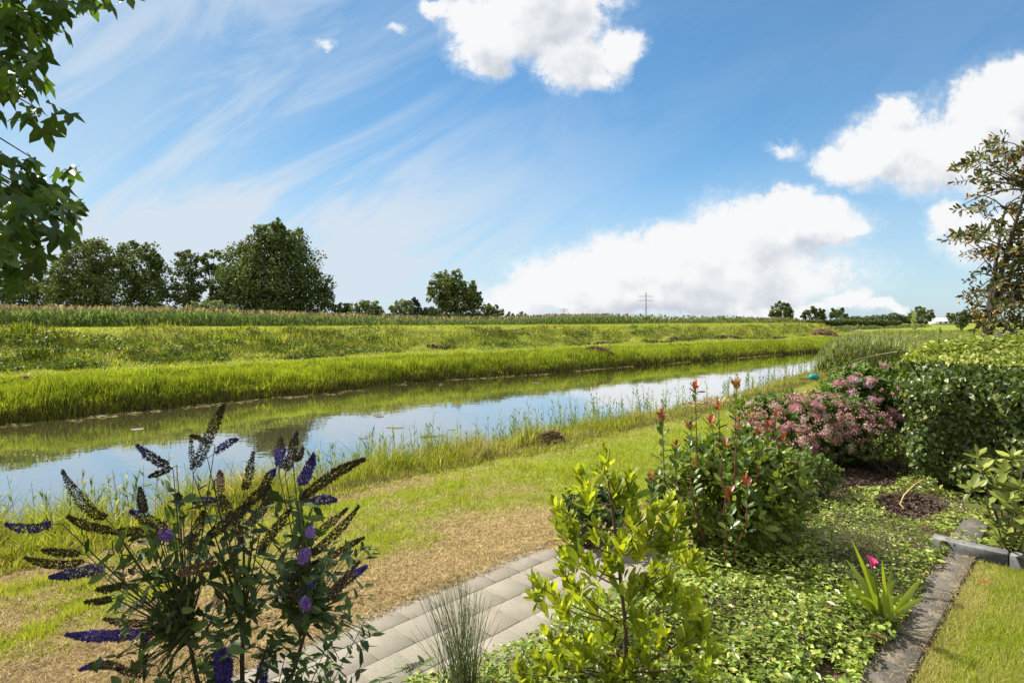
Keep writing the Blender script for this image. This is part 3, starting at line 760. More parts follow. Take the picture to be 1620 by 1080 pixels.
for px, lab in ((806, 'left one of two tiny open-crowned trees on the horizon'), (825, 'right one of two tiny open-crowned trees on the horizon')):
    tree('broadleaf_tree', lab, 'tree', 330, px, .6, [(px, 497, 4), (px - 5, 500, 3.2), (px + 5, 499, 3.5)], DKA, MDB, 'pair of tiny trees on the horizon', card=1.6, dens=.7, nmin=500, trunkr=.35)
GR = 'round trees beyond the far field on the right'
tree('broadleaf_tree', 'tallest dome-shaped tree on the right horizon, leftmost of three', 'tree', 200, 1237, .6, [(1236, 484, 8), (1228, 490, 9), (1245, 490, 8), (1222, 497, 7), (1237, 498, 13), (1250, 498, 8)], DKA, MDB, GR, card=2.4, nmin=2500)
tree('broadleaf_tree', 'olive green bushy tree, middle one of three on the right horizon', 'tree', 200, 1290, .6, [(1288, 492, 7), (1279, 497, 8), (1299, 496, 8), (1272, 501, 5), (1290, 502, 11), (1303, 502, 6)], (.06, .085, .022), (.16, .185, .055), GR, card=2.4, nmin=2000)
tree('broadleaf_tree', 'dark small flat-topped tree, right one of three on the right horizon', 'tree', 220, 1326, .6, [(1320, 493, 6), (1331, 493, 6), (1315, 499, 5), (1326, 500, 9), (1338, 499, 5)], DKA, DKB, GR, card=2.2, nmin=1800)
tree('broadleaf_tree', 'dark rounded tree beside the small white house', 'tree', 210, 1458, .4, [(1457, 490, 7), (1448, 496, 8), (1467, 496, 8), (1440, 502, 5), (1458, 503, 12), (1474, 502, 6)], DKA, MDB, GR, card=2.4, nmin=2000)
tree('willow_shrub', 'rough green bush on the horizon left of the fruit tree', 'shrub', 110, 1520, .1, [(1505, 503, 9), (1520, 498, 9), (1535, 500, 12), (1520, 508, 15), (1550, 505, 12)], (.06, .09, .025), (.16, .19, .06), card=2.6)
tree('broadleaf_tree', 'tiny tree on the horizon between the pylon and the dome-shaped tree', 'tree', 420, 1193, .6, [(1190, 508, 3.5), (1196, 509, 3)], DKA, DKB, card=1.6, nmin=300)

def bushline(name, label, cat, pts_, depth, n, card, ca, cb):
    r = np.random.default_rng(sum(map(ord, label))); g = Geo(); k = depth / 900
    P_ = np.array(pts_, float); wts = P_[:, 2] * P_[:, 3]; wts /= wts.sum()
    pick = r.choice(len(P_), n, p=wts); d = rdir(n, .1, r); q = P_[pick]
    rr = (.6 + .45 * r.random(n))
    x = q[:, 0] + d[:, 0] * q[:, 2] * rr; z = q[:, 1] + d[:, 2] * q[:, 3] * rr
    y = depth + d[:, 1] * q[:, 3] * k * 1.5
    p = np.stack([(x - 810) * k, y, CAMZ + (508 - z) * k], 1)
    scatter(g, CARD, p, rdir(n, 0, r), unit(d + .7 * r.normal(size=(n, 3))), card * k * (.6 + .7 * r.random(n)), cols(n, ca, cb, .22, r))
    return tag(g.build(name, M_TREELEAF), label, cat, kind='stuff')
r = np.random.default_rng(3)
row = [(x, 508 - 2.5 * r.random() - (3 if 1375 < x < 1440 else 0) * r.random(), 6 + 5 * r.random(), 4 + 3.5 * r.random()) for x in range(1338, 1448, 6)] + [(1413, 500, 8, 6), (1425, 503, 7, 6)]
bushline('distant_wood', 'bluish far-off row of woods on the right horizon', 'wood', row, 480, 9000, 2.0, (.09, .115, .075), (.16, .19, .12))
row = [(x, 511 - 2 * r.random(), 10 + 6 * r.random(), 3 + 2.5 * r.random()) for x in range(1200, 1420, 9)]
bushline('field_hedgerow', 'low green hedgerow along the far field under the three right trees', 'hedgerow', row, 160, 12000, 2.2, (.07, .10, .03), (.17, .20, .07))
row = [(x, 509.5 - 1.2 * r.random(), 12, 2.4 + 1.2 * r.random()) for x in range(780, 1230, 9)] + [(x, 509, 12, 2.6 + 1.5 * r.random()) for x in range(1420, 1760, 10)]
bushline('horizon_hedge', 'thin dark line of distant hedges on the horizon', 'hedgerow', row, 600, 9000, 1.6, (.04, .06, .03), (.09, .11, .05))
row = [(x, 500, 26, 12 + 4 * r.random()) for x in range(-60, 330, 22)] + [(x, 502, 20, 7) for x in range(330, 790, 16)]
bushline('tree_undergrowth', 'dark undergrowth filling the foot of the left tree row', 'undergrowth', row, 104, 22000, 3.2, (.05, .075, .02), (.12, .15, .05))

# pylons
M_STEEL = plain_mat("galvanised_steel", .5, .4, 1, .1)
def pylon(px, ytop, depth, label, arms):
    k = depth / 900; b = np.array([(px - 810) * k, depth, 0.0]); H = CAMZ + (508 - ytop) * k
    th = thing('pylon', label, 'pylon', b, 'high voltage pylons on the horizon')
    c = (.20, .22, .24); g = Geo(); wb, wt = H * .10, H * .018; t_ = .30 * k / .9
    def leg(sx, sy, s): w = (wb + (wt - wb) * min(s / .65, 1) ** .8) * .5; return b + np.array([sx * w, sy * w, H * s])
    L = np.linspace(0, 1, 13)
    for sx in (-1, 1):
        for sy in (-1, 1): tube(g, [leg(sx, sy, s) for s in L], t_ * .62, c, 4)
    for i in range(12):
        for a_, b_ in (((-1, -1), (1, -1)), ((1, -1), (1, 1)), ((1, 1), (-1, 1)), ((-1, 1), (-1, -1))):
            tube(g, [leg(*a_, L[i]), leg(*b_, L[i + 1])], t_ * .3, c, 3); tube(g, [leg(*b_, L[i]), leg(*a_, L[i + 1])], t_ * .3, c, 3)
    g.build('mast', M_STEEL, th)
    for ya, wa in arms:
        g = Geo(); z = CAMZ + (508 - ya) * k
        for s in (-1, 1):
            e = b + np.array([s * wa * k, 0, z])
            for q in (-1, 1):
                tube(g, [b + np.array([0, q * wt * .5, z - .0]), e], t_ * .5, c, 3); tube(g, [b + np.array([0, q * wt * .5, z + 1.6 * k]), e], t_ * .4, c, 3)
            for fx in (.35, .7, 1): pnt = b + np.array([s * wa * k * fx, 0, z]); tube(g, [pnt, pnt - (0, 0, 1.8 * k)], t_ * .35, c, 3)
        g.build('crossarm', M_STEEL, th)
    return th
th = pylon(1022, 463, 800, 'tall lattice pylon standing before the big low cloud', [(469, 11.5), (475.5, 12.5)])
k = 800 / 900; g = Geo()
for s in (-1, 1):
    cp = curve(D(1022, 503, 800), D(1022 + s * 9, 498, 800), (0, 0, -2.2), 6); tube(g, cp, .5, (.2, .22, .24), 4); tube(g, cp + (0, 0, 1.6), .35, (.2, .22, .24), 4)
g.build('anti_climb_guard', M_STEEL, th)
pylon(892, 487, 1700, 'small faint pylon farther away above the reeds', [(489.5, 8), (492.5, 6)])

# white house far right
th = thing('white_house', 'small white house glimpsed beside the dark rounded tree', 'house', np.array([(1490 - 810) / 900 * 330, 330, .2]))
k = 330 / 900; M_WALL = plain_mat("render_wall", .9, .1, .3, .06); M_ROOF = plain_mat("roof_slate", .8, .2, 1, .2)
c0 = parent_loc(th); g = Geo(); box(g, c0 + (-5.5, -3, 0), c0 + (5.5, 3, 2.3), (.6, .6, .58)); g.build('wall', M_WALL, th)
g = Geo(); v = np.array([c0 + a for a in ((-5.9, -3.4, 2.3), (5.9, -3.4, 2.3), (5.9, 3.4, 2.3), (-5.9, 3.4, 2.3), (-5.9, 0, 4.0), (5.9, 0, 4.0))])
g.add(v, [[[0, 1, 5, 4], [2, 3, 4, 5]], [[1, 2, 5], [3, 0, 4]]], (.75, .75, .76)); g.build('roof', M_ROOF, th)
for dx in (-3, 0, 3):
    g = Geo(); box(g, c0 + (dx - .6, -3.06, .8), c0 + (dx + .6, -3.0 + .003, 1.9), (.05, .06, .07)); g.build('window', M_STEEL, th)

# ================================================================ PLANTS AND SMALL THINGS
L_OVATE = leafT(.46, .07, .14); L_LANCE = leafT(.24, .05, .22, .28, .62, .9); L_OBL = leafT(.34, .07, .10, .35, .75, 1.05)
L_RHODO = leafT(.36, .05, .10, .35, .70, 1.0)
L_IVY = (np.array([[0, 0, 0], [.02, .34, .03], [-.12, .52, -.02], [.45, .30, .03], [1, 0, -.12], [.45, -.30, .03], [-.12, -.52, -.02], [.02, -.34, .03]]),
         [[[0, 1, 2], [0, 3, 1], [0, 6, 7], [0, 7, 5]], [[0, 4, 3, 3], [0, 5, 4, 4]]])
L_IVY = (L_IVY[0], [[[0, 1, 2], [0, 3, 1], [0, 6, 7], [0, 7, 5], [0, 4, 3], [0, 5, 4]]])
L_SMALL = (np.array([[0, 0, 0], [.45, .27, .06], [1, 0, -.06], [.45, -.27, .06], [.5, 0, -.03]]), [[[0, 4, 1], [4, 2, 1], [0, 3, 4], [4, 3, 2]]])

def sprigs(g, T, tips, dirs, L, k, ln, ca, cb, a0=25, a1=75, jit=.18, r=R, wid=1.0, petg=None, tipcol=None, ntip=0):
    """k leaves spiralling round the last L metres of every twig"""
    n = len(tips); dirs = unit(dirs); L = np.broadcast_to(L, n)
    ref = np.where(np.abs(dirs[:, 2:3]) > .9, [[1., 0, 0]], [[0, 0, 1.]]); A = unit(np.cross(dirs, ref)); B = np.cross(dirs, A)
    s = (np.arange(k) + .5) / k
    s = np.clip(s[None] + .06 * r.normal(size=(n, k)), 0, 1)
    az = r.random((n, 1)) * 6.28 + np.arange(k)[None] * 2.4 + .3 * r.normal(size=(n, k))
    an = np.radians(a0 + (a1 - a0) * s + 12 * r.normal(size=(n, k)))
    rd = np.cos(az)[..., None] * A[:, None] + np.sin(az)[..., None] * B[:, None]
    ld = np.cos(an)[..., None] * dirs[:, None] + np.sin(an)[..., None] * rd + np.array([0, 0, .12])
    nd = np.sin(an)[..., None] * dirs[:, None] - np.cos(an)[..., None] * rd + .25 * r.normal(size=(n, k, 3))
    pos = tips[:, None] - dirs[:, None] * (s * L[:, None])[..., None]
    sc = ln * (.7 + .5 * r.random((n, k))) * (.72 + .5 * np.sin(np.clip(s, .05, 1) * 2.6))
    c = cols(n * k, ca, cb, jit, r)
    if tipcol is not None:
        m = (np.arange(k) < ntip)[None].repeat(n, 0).ravel(); c[m] = cols(m.sum(), *tipcol, .15, r)
    sc = sc.ravel(); scatter(g, T, pos.reshape(-1, 3), ld.reshape(-1, 3), nd.reshape(-1, 3), np.stack([sc, sc * wid, sc], 1), c)

def shell(n, c, rad_, r=R, inner=.5, zmin=-.35):
    d = rdir(n * 3, .25, r); d = d[d[:, 2] > zmin][:n]
    q = inner + (1 - inner) * r.random((len(d), 1)) ** .6
    return c + d * np.asarray(rad_) * q, d
def bush(name, label, base, c, rad_, n, k, L, T, ln, ca, cb, mat=None, cat='shrub', group=None, twigs=26, lump=.25, a0=25, a1=80, inner=.5, bark=(.07, .05, .035), wid=1., tipcol=None, ntip=0, zmin=-.35, seed=None):
    r = np.random.default_rng(seed or sum(map(ord, label)))
    th = thing(name, label, cat, base, group)
    p, d = shell(n, np.asarray(c), rad_, r, inner, zmin)
    az = np.arctan2(d[:, 1], d[:, 0]); lm = 1 + lump * (vnoise(az * 2.2 + 9, d[:, 2] * 2.6 + 5, seed or 5) - .5) * 2
    p = np.asarray(c) + (p - c) * lm[:, None]; p[:, 2] = np.maximum(p[:, 2], base[2] + .05)
    dr_ = unit(d * .8 + np.array([0, 0, .55]) + .35 * r.normal(size=d.shape))
    g = Geo(); sprigs(g, T, p, dr_, L, k, ln, ca, cb, a0, a1, r=r, wid=wid, tipcol=tipcol, ntip=ntip); g.build('foliage', mat or M_LEAF, th)
    g = Geo()
    for i in range(min(twigs, n)):
        tube(g, curve(np.array(base) + r.normal(size=3) * (.06, .06, 0), p[i], (0, 0, .0), 5) + np.array([0, 0, 1]) * 0, np.linspace(.012, .003, 5) * (1 + rad_[0]), bark, 4)
    g.build('stems', M_STEM, th)
    return th, p, d

# ---- ground cover (periwinkle-like) in the bed
def soilmask(u, v):
    a = ((u - 9.25) / 1.0) ** 2 + ((v - 2.55) / .62) ** 2; b = ((u - 8.35) / .62) ** 2 + ((v - 1.62) / .34) ** 2
    return (a + .5 * (vnoise(u * 3, v * 3, 150) - .5) < 1) | (b + .5 * (vnoise(u * 3, v * 3, 151) - .5) < 1)
def gch(u, v): return .04 + .26 * (fbm(u * 3.2, v * 3.2, 158) - .3).clip(0) + .13 * fbm(u * 1.1, v * 1.3, 152) * sst(v, 1.08, 1.5) * (1 - sst(v, 2.55, 2.95) * .6) + .02
g = Geo()
p = pts(84000, 1.9, 11, lambda u: np.where(u < 7.1, 1.06, -1.2) + .06 * (vnoise(u * 4, 0 * u, 160) - .5), lambda u: np.where(u < 7.2, 2.86 + .12 * (vnoise(u * 3, 0 * u, 161) - .5), v_bed(u) - .3), 1.6, 0, 1980, .2, 12,
        keep=lambda x, y: ~soilmask(*uv(x, y)) & ~((uv(x, y)[1] < 1.3) & (uv(x, y)[0] < 5.4) & (vnoise(x * 3, y * 3, 164) > .72)))
u_, v_ = uv(p[:, 0], p[:, 1]); n = len(p); H = gch(u_, v_) * np.where((u_ > 7.6), .55, 1)
p[:, 2] = H * (.35 + .65 * R.random(n) ** .5) + .012 * R.normal(size=n)
nrm = unit(np.c_[R.normal(size=(n, 2)) * .6, np.ones(n)]); tone = (.6 + .95 * fbm(u_ * 1.9, v_ * 1.9, 162))[:, None]
sz = .026 + .034 * R.random(n) ** 1.6; sz *= .75 + .5 * sst(fbm(u_ * 2, v_ * 2, 159), .4, .6)
c = cols(n, (.10, .155, .022), (.30, .37, .065), .25) * tone
yl = R.random((n, 1)) < .12 * (tone > .95) + .05; c = np.where(yl, cols(n, (.36, .38, .09), (.48, .46, .14), .1), c)
scatter(g, L_SMALL, p, np.c_[R.normal(size=(n, 2)), .25 * R.normal(size=n)], nrm, sz, c)
tag(g.build('ground_cover', M_GLOSSLEAF), 'low glossy evergreen ground cover carpeting the planting bed', 'ground cover', kind='stuff')
g = Geo(); p2 = p[R.integers(0, n, 6000)].copy(); p2[:, 2] *= .9
blades(g, p2, .01 + .04 * R.random(6000), np.full(6000, .0035), lean(6000, .06), cols(6000, (.30, .24, .11), (.45, .36, .2), .2))
tag(g.build('dry_runners', M_GRASS), 'dry runners and bits of straw among the ground cover leaves', 'straw', kind='stuff')
# debris along the edging
g = Geo(); n = 5200; e = 1.4 + R.random(n) * 6.6; q_ = 1.1 + .10 * R.normal(size=n); s = R.random(n) < .55; q_[s] = .85 + .05 * R.normal(size=s.sum())
x, y = xy(e, q_); zz = np.where((q_ > .83) & (q_ < 1.10), .045, .012)
blades(g, np.c_[x, y, zz], .004 + .016 * R.random(n), np.full(n, .006), lean(n, .028), cols(n, (.33, .25, .13), (.55, .44, .25), .2))
tag(g.build('edging_straw', M_GRASS), 'dry straw strewn over the edging slabs and along the lawn edge', 'straw', kind='stuff')
# soil crumbs
g = Geo(); m_ = 9000; c0 = np.stack([8.9 + .9 * R.normal(size=m_), 2.2 + .6 * R.normal(size=m_)], 1); k = soilmask(c0[:, 0], c0[:, 1]); c0 = c0[k]
x, y = xy(c0[:, 0], c0[:, 1]); n = len(x)
scatter(g, CARD, np.c_[x, y, .008 + .01 * R.random(n)], rdir(n), rdir(n, 1), .02 + .03 * R.random(n), cols(n, (.055, .038, .028), (.13, .09, .065), .2))
tag(g.build('soil_crumbs', M_GROUND), 'crumbly dark soil in the bare patches of the bed', 'soil', kind='stuff')

# ---- hydrangeas
def flowerhead(seed, ca, cb, rad_=.056):
    r = np.random.default_rng(seed); g = Geo(); n = 40
    d = rdir(n * 3, .5, r); d = d[d[:, 2] > -.1][:n]; n = len(d); pos = d * rad_ * np.array([1, 1, .30]) * (.6 + .45 * r.random((n, 1)))
    for j in range(4):
        ref = unit(np.cross(d, r.normal(size=(n, 3)))) if j == 0 else unit(np.cross(d, ref))
        scatter(g, DIAM, pos + .008 * r.normal(size=(n, 3)), ref + d * .2, d + .35 * r.normal(size=(n, 3)), .015 + .008 * r.random(n), cols(n, ca, cb, .15, r))
    o = g.build('flower_head', M_PETAL); me = o.data; bpy.data.objects.remove(o); return me
FH = [flowerhead(1, (.40, .19, .17), (.64, .42, .36)), flowerhead(2, (.55, .20, .28), (.74, .40, .46)), flowerhead(3, (.34, .19, .13), (.55, .38, .26)), flowerhead(4, (.55, .28, .50), (.75, .50, .68), .07), flowerhead(5, (.60, .42, .36), (.80, .64, .54))]
def hydrangea(label, base, c, rad_, n, heads, mix_, seed, extra_=60):
    th, p, d = bush('hydrangea', label, base, c, rad_, n, 7, .12, L_OVATE, .115, (.045, .10, .015), (.17, .25, .045), M_LEAF, 'hydrangea', 'hydrangeas in flower in front of the ivy hedge', 30, .22, 35, 88, .55, seed=seed, zmin=-.95)
    r = np.random.default_rng(seed); o0 = parent_loc(th)
    idx = np.where(np.linalg.norm((p - c) / np.asarray(rad_), axis=1) > .78)[0]
    vis = d[idx] @ unit(np.array([-.40, -.85, .12])); idx = idx[np.argsort(-(vis + .75 * r.random(len(idx))))][:heads]
    for i in idx:
        h = bpy.data.objects.new('flower_head', FH[r.choice(5, p=mix_)]); COL.objects.link(h); h.parent = th
        dd = unit(d[i] + (0, -.1, .5)); h.location = (p[i] + dd * .05 - o0)
        h.rotation_euler = Vector(dd).to_track_quat('Z', 'Y').to_euler(); h.scale = (.9 + .65 * r.random(),) * 3
    # the many smaller, half faded heads between them
    rest = shell(extra_, c, np.asarray(rad_) * 1.05, r, .85, -.55)[0]; rest = rest[((rest - c) @ np.array([-.2, -.9, .35])) > -.15]; g = Geo()
    for j in range(16):
        dj = unit(rest - c + .5 * r.normal(size=rest.shape)); pj = rest + .035 * r.normal(size=rest.shape) * (1, 1, .6)
        pj[:, 2] = np.maximum(pj[:, 2], .12); scatter(g, CARD, pj, rdir(len(rest), 0, r), dj, .020 + .012 * r.random(len(rest)), cols(len(rest), *(((.42, .18, .19), (.70, .42, .42)) if j % 4 else ((.30, .17, .12), (.5, .33, .24))), .18, r))
    tag(g.build('faded_florets', M_PETAL, th), 'many small faded pink florets between the larger heads', kind='stuff')
    return th
b = W(1306, 745); hydrangea('broad hydrangea smothered in fading dusty pink flower heads, left of the two', b, b + (.1, .65, .52), (1.22, .85, .60), 900, 99, [.44, .16, .26, .01, .13], 11, 300)
b = W(1405, 700); hydrangea('taller green hydrangea with scattered pink and lilac flower heads touching the hedge', b, b + (.05, .55, .74), (.98, .85, .72), 900, 48, [.25, .30, .10, .30, .05], 12)

# ---- ivy hedge
th = thing('ivy_hedge', 'large dense ivy covered hedge at the right behind the hydrangeas', 'hedge', np.r_[xy(10.6, 0.0), 0])
g = Geo(); n = 42000; r = np.random.default_rng(5)
lo = np.array([9.3, -3.4, .05]); hi = np.array([11.9, 1.95, 1.98])
ar = np.array([5.2 * 1.9 * 2.0, 2.4 * 1.9, 2.6 * 5.2 * 1.1]); f = r.choice(3, n, p=ar / ar.sum())
q = lo + (hi - lo) * r.random((n, 3)); nn = np.zeros((n, 3))
q[f == 0, 0] = lo[0]; nn[f == 0] = (-1, 0, 0); q[f == 1, 1] = hi[1]; nn[f == 1] = (0, 1, 0); q[f == 2, 2] = hi[2]; nn[f == 2] = (0, 0, 1)
bl = (fbm(q[:, 1] * 1.5 + q[:, 0], q[:, 2] * 1.8 + q[:, 0] * .7, 170, 4) - .5) * .95
edge = (q - (lo + hi) / 2) / (hi - lo) * 2
rnd = .16 * (np.abs(edge) ** 6).sum(1, keepdims=True) - .16
q = q + nn * (bl - .05)[:, None] - edge * np.clip(rnd, 0, 1) * .8
q[:, 2] += np.where(f == 2, .07 * r.random(n), 0)
q[:, 1] -= np.where(f == 1, .45 * (1 - q[:, 2] / 2) ** 2, 0); q += r.normal(size=(n, 3)) * .035
def mapu(a): x, y = xy(a[:, 0], a[:, 1]); return np.stack([x, y, a[:, 2]], 1)
def dirU(a): return np.stack([AU * a[:, 0] - BU * a[:, 1], BU * a[:, 0] + AU * a[:, 1], a[:, 2]], 1)
nn = unit(nn + .55 * r.normal(size=(n, 3)) + (0, 0, .35)); dn = unit(np.c_[r.normal(size=(n, 2)) * .7, -.9 * np.ones(n) * (f != 2)] + .3 * r.normal(size=(n, 3)))
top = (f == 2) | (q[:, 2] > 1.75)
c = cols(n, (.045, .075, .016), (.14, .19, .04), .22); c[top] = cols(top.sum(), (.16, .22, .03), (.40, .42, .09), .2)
yl = r.random(n) < .05; c[yl] = cols(yl.sum(), (.30, .30, .10), (.42, .38, .16), .1)
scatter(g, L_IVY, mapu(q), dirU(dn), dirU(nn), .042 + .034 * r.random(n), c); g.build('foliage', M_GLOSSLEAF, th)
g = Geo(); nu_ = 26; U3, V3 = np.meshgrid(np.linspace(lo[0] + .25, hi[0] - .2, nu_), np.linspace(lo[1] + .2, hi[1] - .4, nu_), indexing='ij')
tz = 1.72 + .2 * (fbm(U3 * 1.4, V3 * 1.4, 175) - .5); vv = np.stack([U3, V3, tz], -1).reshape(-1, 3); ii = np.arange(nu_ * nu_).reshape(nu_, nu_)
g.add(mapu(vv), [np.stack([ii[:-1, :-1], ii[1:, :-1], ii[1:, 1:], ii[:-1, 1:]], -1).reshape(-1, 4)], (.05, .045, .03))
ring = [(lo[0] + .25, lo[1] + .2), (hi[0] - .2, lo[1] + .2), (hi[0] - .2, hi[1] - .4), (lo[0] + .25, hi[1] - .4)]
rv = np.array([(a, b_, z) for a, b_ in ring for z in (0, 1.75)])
g.add(mapu(rv), [[[0, 2, 3, 1], [2, 4, 5, 3], [4, 6, 7, 5], [6, 0, 1, 7]]], (.04, .036, .025)); g.build('light_block_core', M_BARK, th)  # dark box hidden inside the leaves, added to block light
for a, b_ in ((D(1350, 570, 9.3), D(1420, 556, 9.0)), (D(1373, 568, 9.3), D(1352, 576, 9.6)), (D(1600, 640, 6.9), D(1622, 600, 6.9)), (D(1592, 655, 6.8), D(1606, 628, 6.9))):
    g = Geo(); tube(g, curve(a, b_, (0, 0, .012), 5), [.002, .003, .004, .005, .006], (.36, .31, .22), 4); g.build('dead_twig', M_STEM, th)

# ---- lower shrubs in the bed
GBX = 'small box-like shrubs around the bare soil'
b = W(1412, 752); bush('small_shrub', 'small dense round shrub on bare soil below the hydrangeas', b, b + (0, .3, .30), (.44, .38, .33), 420, 8, .07, L_SMALL, .045, (.10, .15, .03), (.28, .32, .09), M_GLOSSLEAF, group=GBX, inner=.6, seed=21)
b = W(1292, 800); bush('small_shrub', 'small dark spreading shrub between the red tipped shrub and bare soil', b, b + (0, .3, .30), (.42, .38, .34), 420, 8, .07, L_SMALL, .048, (.06, .11, .02), (.22, .28, .07), M_GLOSSLEAF, group=GBX, inner=.6, seed=22)
b = W(925, 862); bush('viburnum', 'dark bush with wavy leaves overhanging the end of the paved path', b, b + (.12, .0, .34), (.40, .38, .26), 120, 7, .10, L_OVATE, .085, (.035, .065, .02), (.14, .19, .06), M_GLOSSLEAF, inner=.4, seed=23, twigs=20)

# ---- red-tipped photinia
b = W(1150, 895)
lab = 'large glossy green shrub with red young shoots, tallest in the bed centre'
r = np.random.default_rng(31)
th = thing('red_tipped_shrub', lab, 'shrub', b)
g = Geo(); c0 = b + np.array([.22, .45, .58])
p, d = shell(520, c0, (.86, .62, .56), r, .45, -.8); p[:, 2] = np.maximum(p[:, 2], .06); keep = ~((p[:, 2] < .4) & (p[:, 0] < c0[0] - .55)); p, d = p[keep], d[keep]
sprigs(g, L_OBL, p, unit(d * .6 + (0, 0, .8) + .3 * r.normal(size=d.shape)), .14, 8, .098, (.075, .125, .018), (.32, .37, .075), 30, 80, r=r, wid=1.25)
gs = Geo(); red = Geo()
SH = [(1100, 612, 5.5, .85), (1165, 607, 5.35, .9), (1047, 655, 5.4, .65), (1124, 664, 5.6, .5), (1147, 700, 5.2, .5), (1092, 672, 5.7, .5), (1215, 672, 5.5, .5), (1186, 655, 5.7, .5), (1200, 680, 5.2, .4), (1070, 700, 5.5, .35), (1098, 728, 5.0, .4), (1180, 760, 4.95, .45), (1152, 778, 4.9, .5), (1170, 668, 5.1, .45), (1240, 690, 5.6, .35), (1030, 750, 5.4, .3), (1262, 735, 5.7, .3), (1135, 640, 5.8, .4), (1228, 655, 5.9, .4)]
for i, (px, py, dd_, L_) in enumerate(SH):
    tip = D(px, py, dd_); root = b + np.array([.15 * r.normal(), .3 + .1 * r.normal(), 0]) if i not in (11, 12) else b + np.array([.03 * r.normal(), -.02, 0])
    mid = tip - np.array([.02 * r.normal(), 0, L_])
    tube(gs, np.concatenate([curve(root, mid, (0, 0, 0), 4)[:-1], curve(mid, tip, (.02 * r.normal(), 0, 0), 5)]), np.linspace(.010, .003, 8), (.16, .05, .035), 5)
    sprigs(g, L_OBL, (tip - (0, 0, .06))[None], np.array([[.05 * r.normal(), 0, 1.]]), L_ * .95, int(8 + L_ * 22), .095, (.04, .08, .015), (.15, .21, .04), 35, 75, r=r, wid=1.2)
    rc = ((.24, .045, .025), (.42, .12, .06)) if i % 3 != 1 else ((.22, .10, .04), (.36, .19, .08))
    sprigs(red, L_OBL, tip[None], np.array([[.05 * r.normal(), 0, 1.]]), .07, 6 if L_ < .6 else 9, .085 if L_ > .4 else .065, *rc, 12, 55, r=r, wid=1.15)
g.build('foliage', M_GLOSSLEAF, th); gs.build('stems', M_STEM, th); tag(red.build('young_leaves', M_GLOSSLEAF, th), 'red young leaves at the shoot tips')

# ---- yellow-green shrub in front
b = W(987, 1120); lab = 'bright yellow-green leafy shrub in the centre foreground beside the path'
r = np.random.default_rng(33); th = thing('lime_green_shrub', lab, 'shrub', b); g = Geo(); gs = Geo()
mainp = np.array([b, D(990, 1000, 3.42), D(978, 880, 3.42), D(968, 800, 3.4), D(958, 735, 3.38)])
tube(gs, mainp, [.014, .012, .010, .008, .004], (.10, .065, .045), 6)
T_ = [(957, 712, .22), (915, 745, .16), (997, 750, .16), (930, 770, .15), (972, 760, .14), (880, 800, .18), (905, 835, .17), (940, 830, .16), (1000, 800, .18), (1035, 805, .18), (1060, 790, .14), (1018, 850, .18), (1055, 850, .16), (1078, 862, .12), (985, 850, .15), (960, 880, .15), (925, 880, .17), (895, 870, .16), (868, 930, .16), (850, 925, .10), (890, 960, .14), (940, 950, .17), (905, 920, .15), (1000, 920, .17), (1035, 900, .17), (1060, 920, .15), (1015, 970, .17), (965, 990, .16), (930, 1010, .17), (895, 1010, .18), (865, 1000, .16), (848, 1040, .16), (1045, 990, .15), (1100, 945, .16), (1118, 985, .15), (1092, 1000, .15), (1075, 1030, .15), (1000, 1040, .16), (1035, 1060, .16), (960, 1050, .16), (915, 1060, .17), (880, 1065, .16), (825, 1065, .14), (1125, 1040, .13), (1020, 1010, .14), (945, 1075, .16), (1060, 1075, .14), (1075, 815, .10), (1095, 880, .10)]
M4 = mainp
for px, py, L_ in T_:
    dd_ = 3.45 + .22 * r.normal(); tip = D(px, py, dd_ if abs(px - 980) > 30 else 3.4 + .1 * r.normal())
    s = np.clip((tip[2] - .35) / 1.4, .12, .92) * 4; i0 = int(s); st = M4[i0] + (M4[min(i0 + 1, 4)] - M4[i0]) * (s - i0)
    tube(gs, curve(st, tip, (0, 0, -.03), 5), np.linspace(.006, .003, 5), (.11, .07, .045), 4)
    dr_ = unit((tip - st) * .7 + np.array([0, 0, .45]))
    sprigs(g, L_OBL, tip[None], dr_[None], L_ * 1.0, 18, .092, (.21, .28, .02), (.50, .53, .065), 10, 48, r=r, wid=1.05)
    for j_ in range(2):
        t2 = tip + r.normal(size=3) * (.055, .07, .045) - dr_ * L_ * .35; sprigs(g, L_OBL, t2[None], unit(dr_ + .5 * r.normal(size=3))[None], L_ * .7, 9, .082, (.16, .24, .02), (.42, .46, .05), 12, 50, r=r, wid=1.05)
m_lime = leaf_mat("lime_leaf", .42, .35, .52, (1.25, 1.2, .35), .25, 9)
g.build('foliage', m_lime, th); gs.build('stems', M_STEM, th)

# ---- broom-like grass tuft
b = np.r_[W(735, 1125)]; r = np.random.default_rng(35)
th = thing('rush_tuft', 'upright tuft of thin dark green rush-like stems beside the paving', 'grass tuft', b)
g = Geo()
for i in range(170):
    px = 720 + 37 * r.normal(); px = np.clip(px, 648, 795); py = 905 + abs(px - 722) * .55 + 80 * r.random() ** 1.6 + (0 if r.random() > .1 else 60)
    tip = D(px, py, 3.4 + .16 * r.normal()); st = b + np.array([.045 * r.normal(), .045 * r.normal(), 0])
    c = cols(1, (.05, .075, .025), (.15, .18, .06), .2)[0] if r.random() > .1 else np.array((.30, .25, .12))
    tube(g, curve(st, tip, ((st[0] - tip[0]) * .10, 0, 0), 5), [.0022, .002, .0017, .0013, .0008], c, 3)
g.build('stems', M_STEM, th)

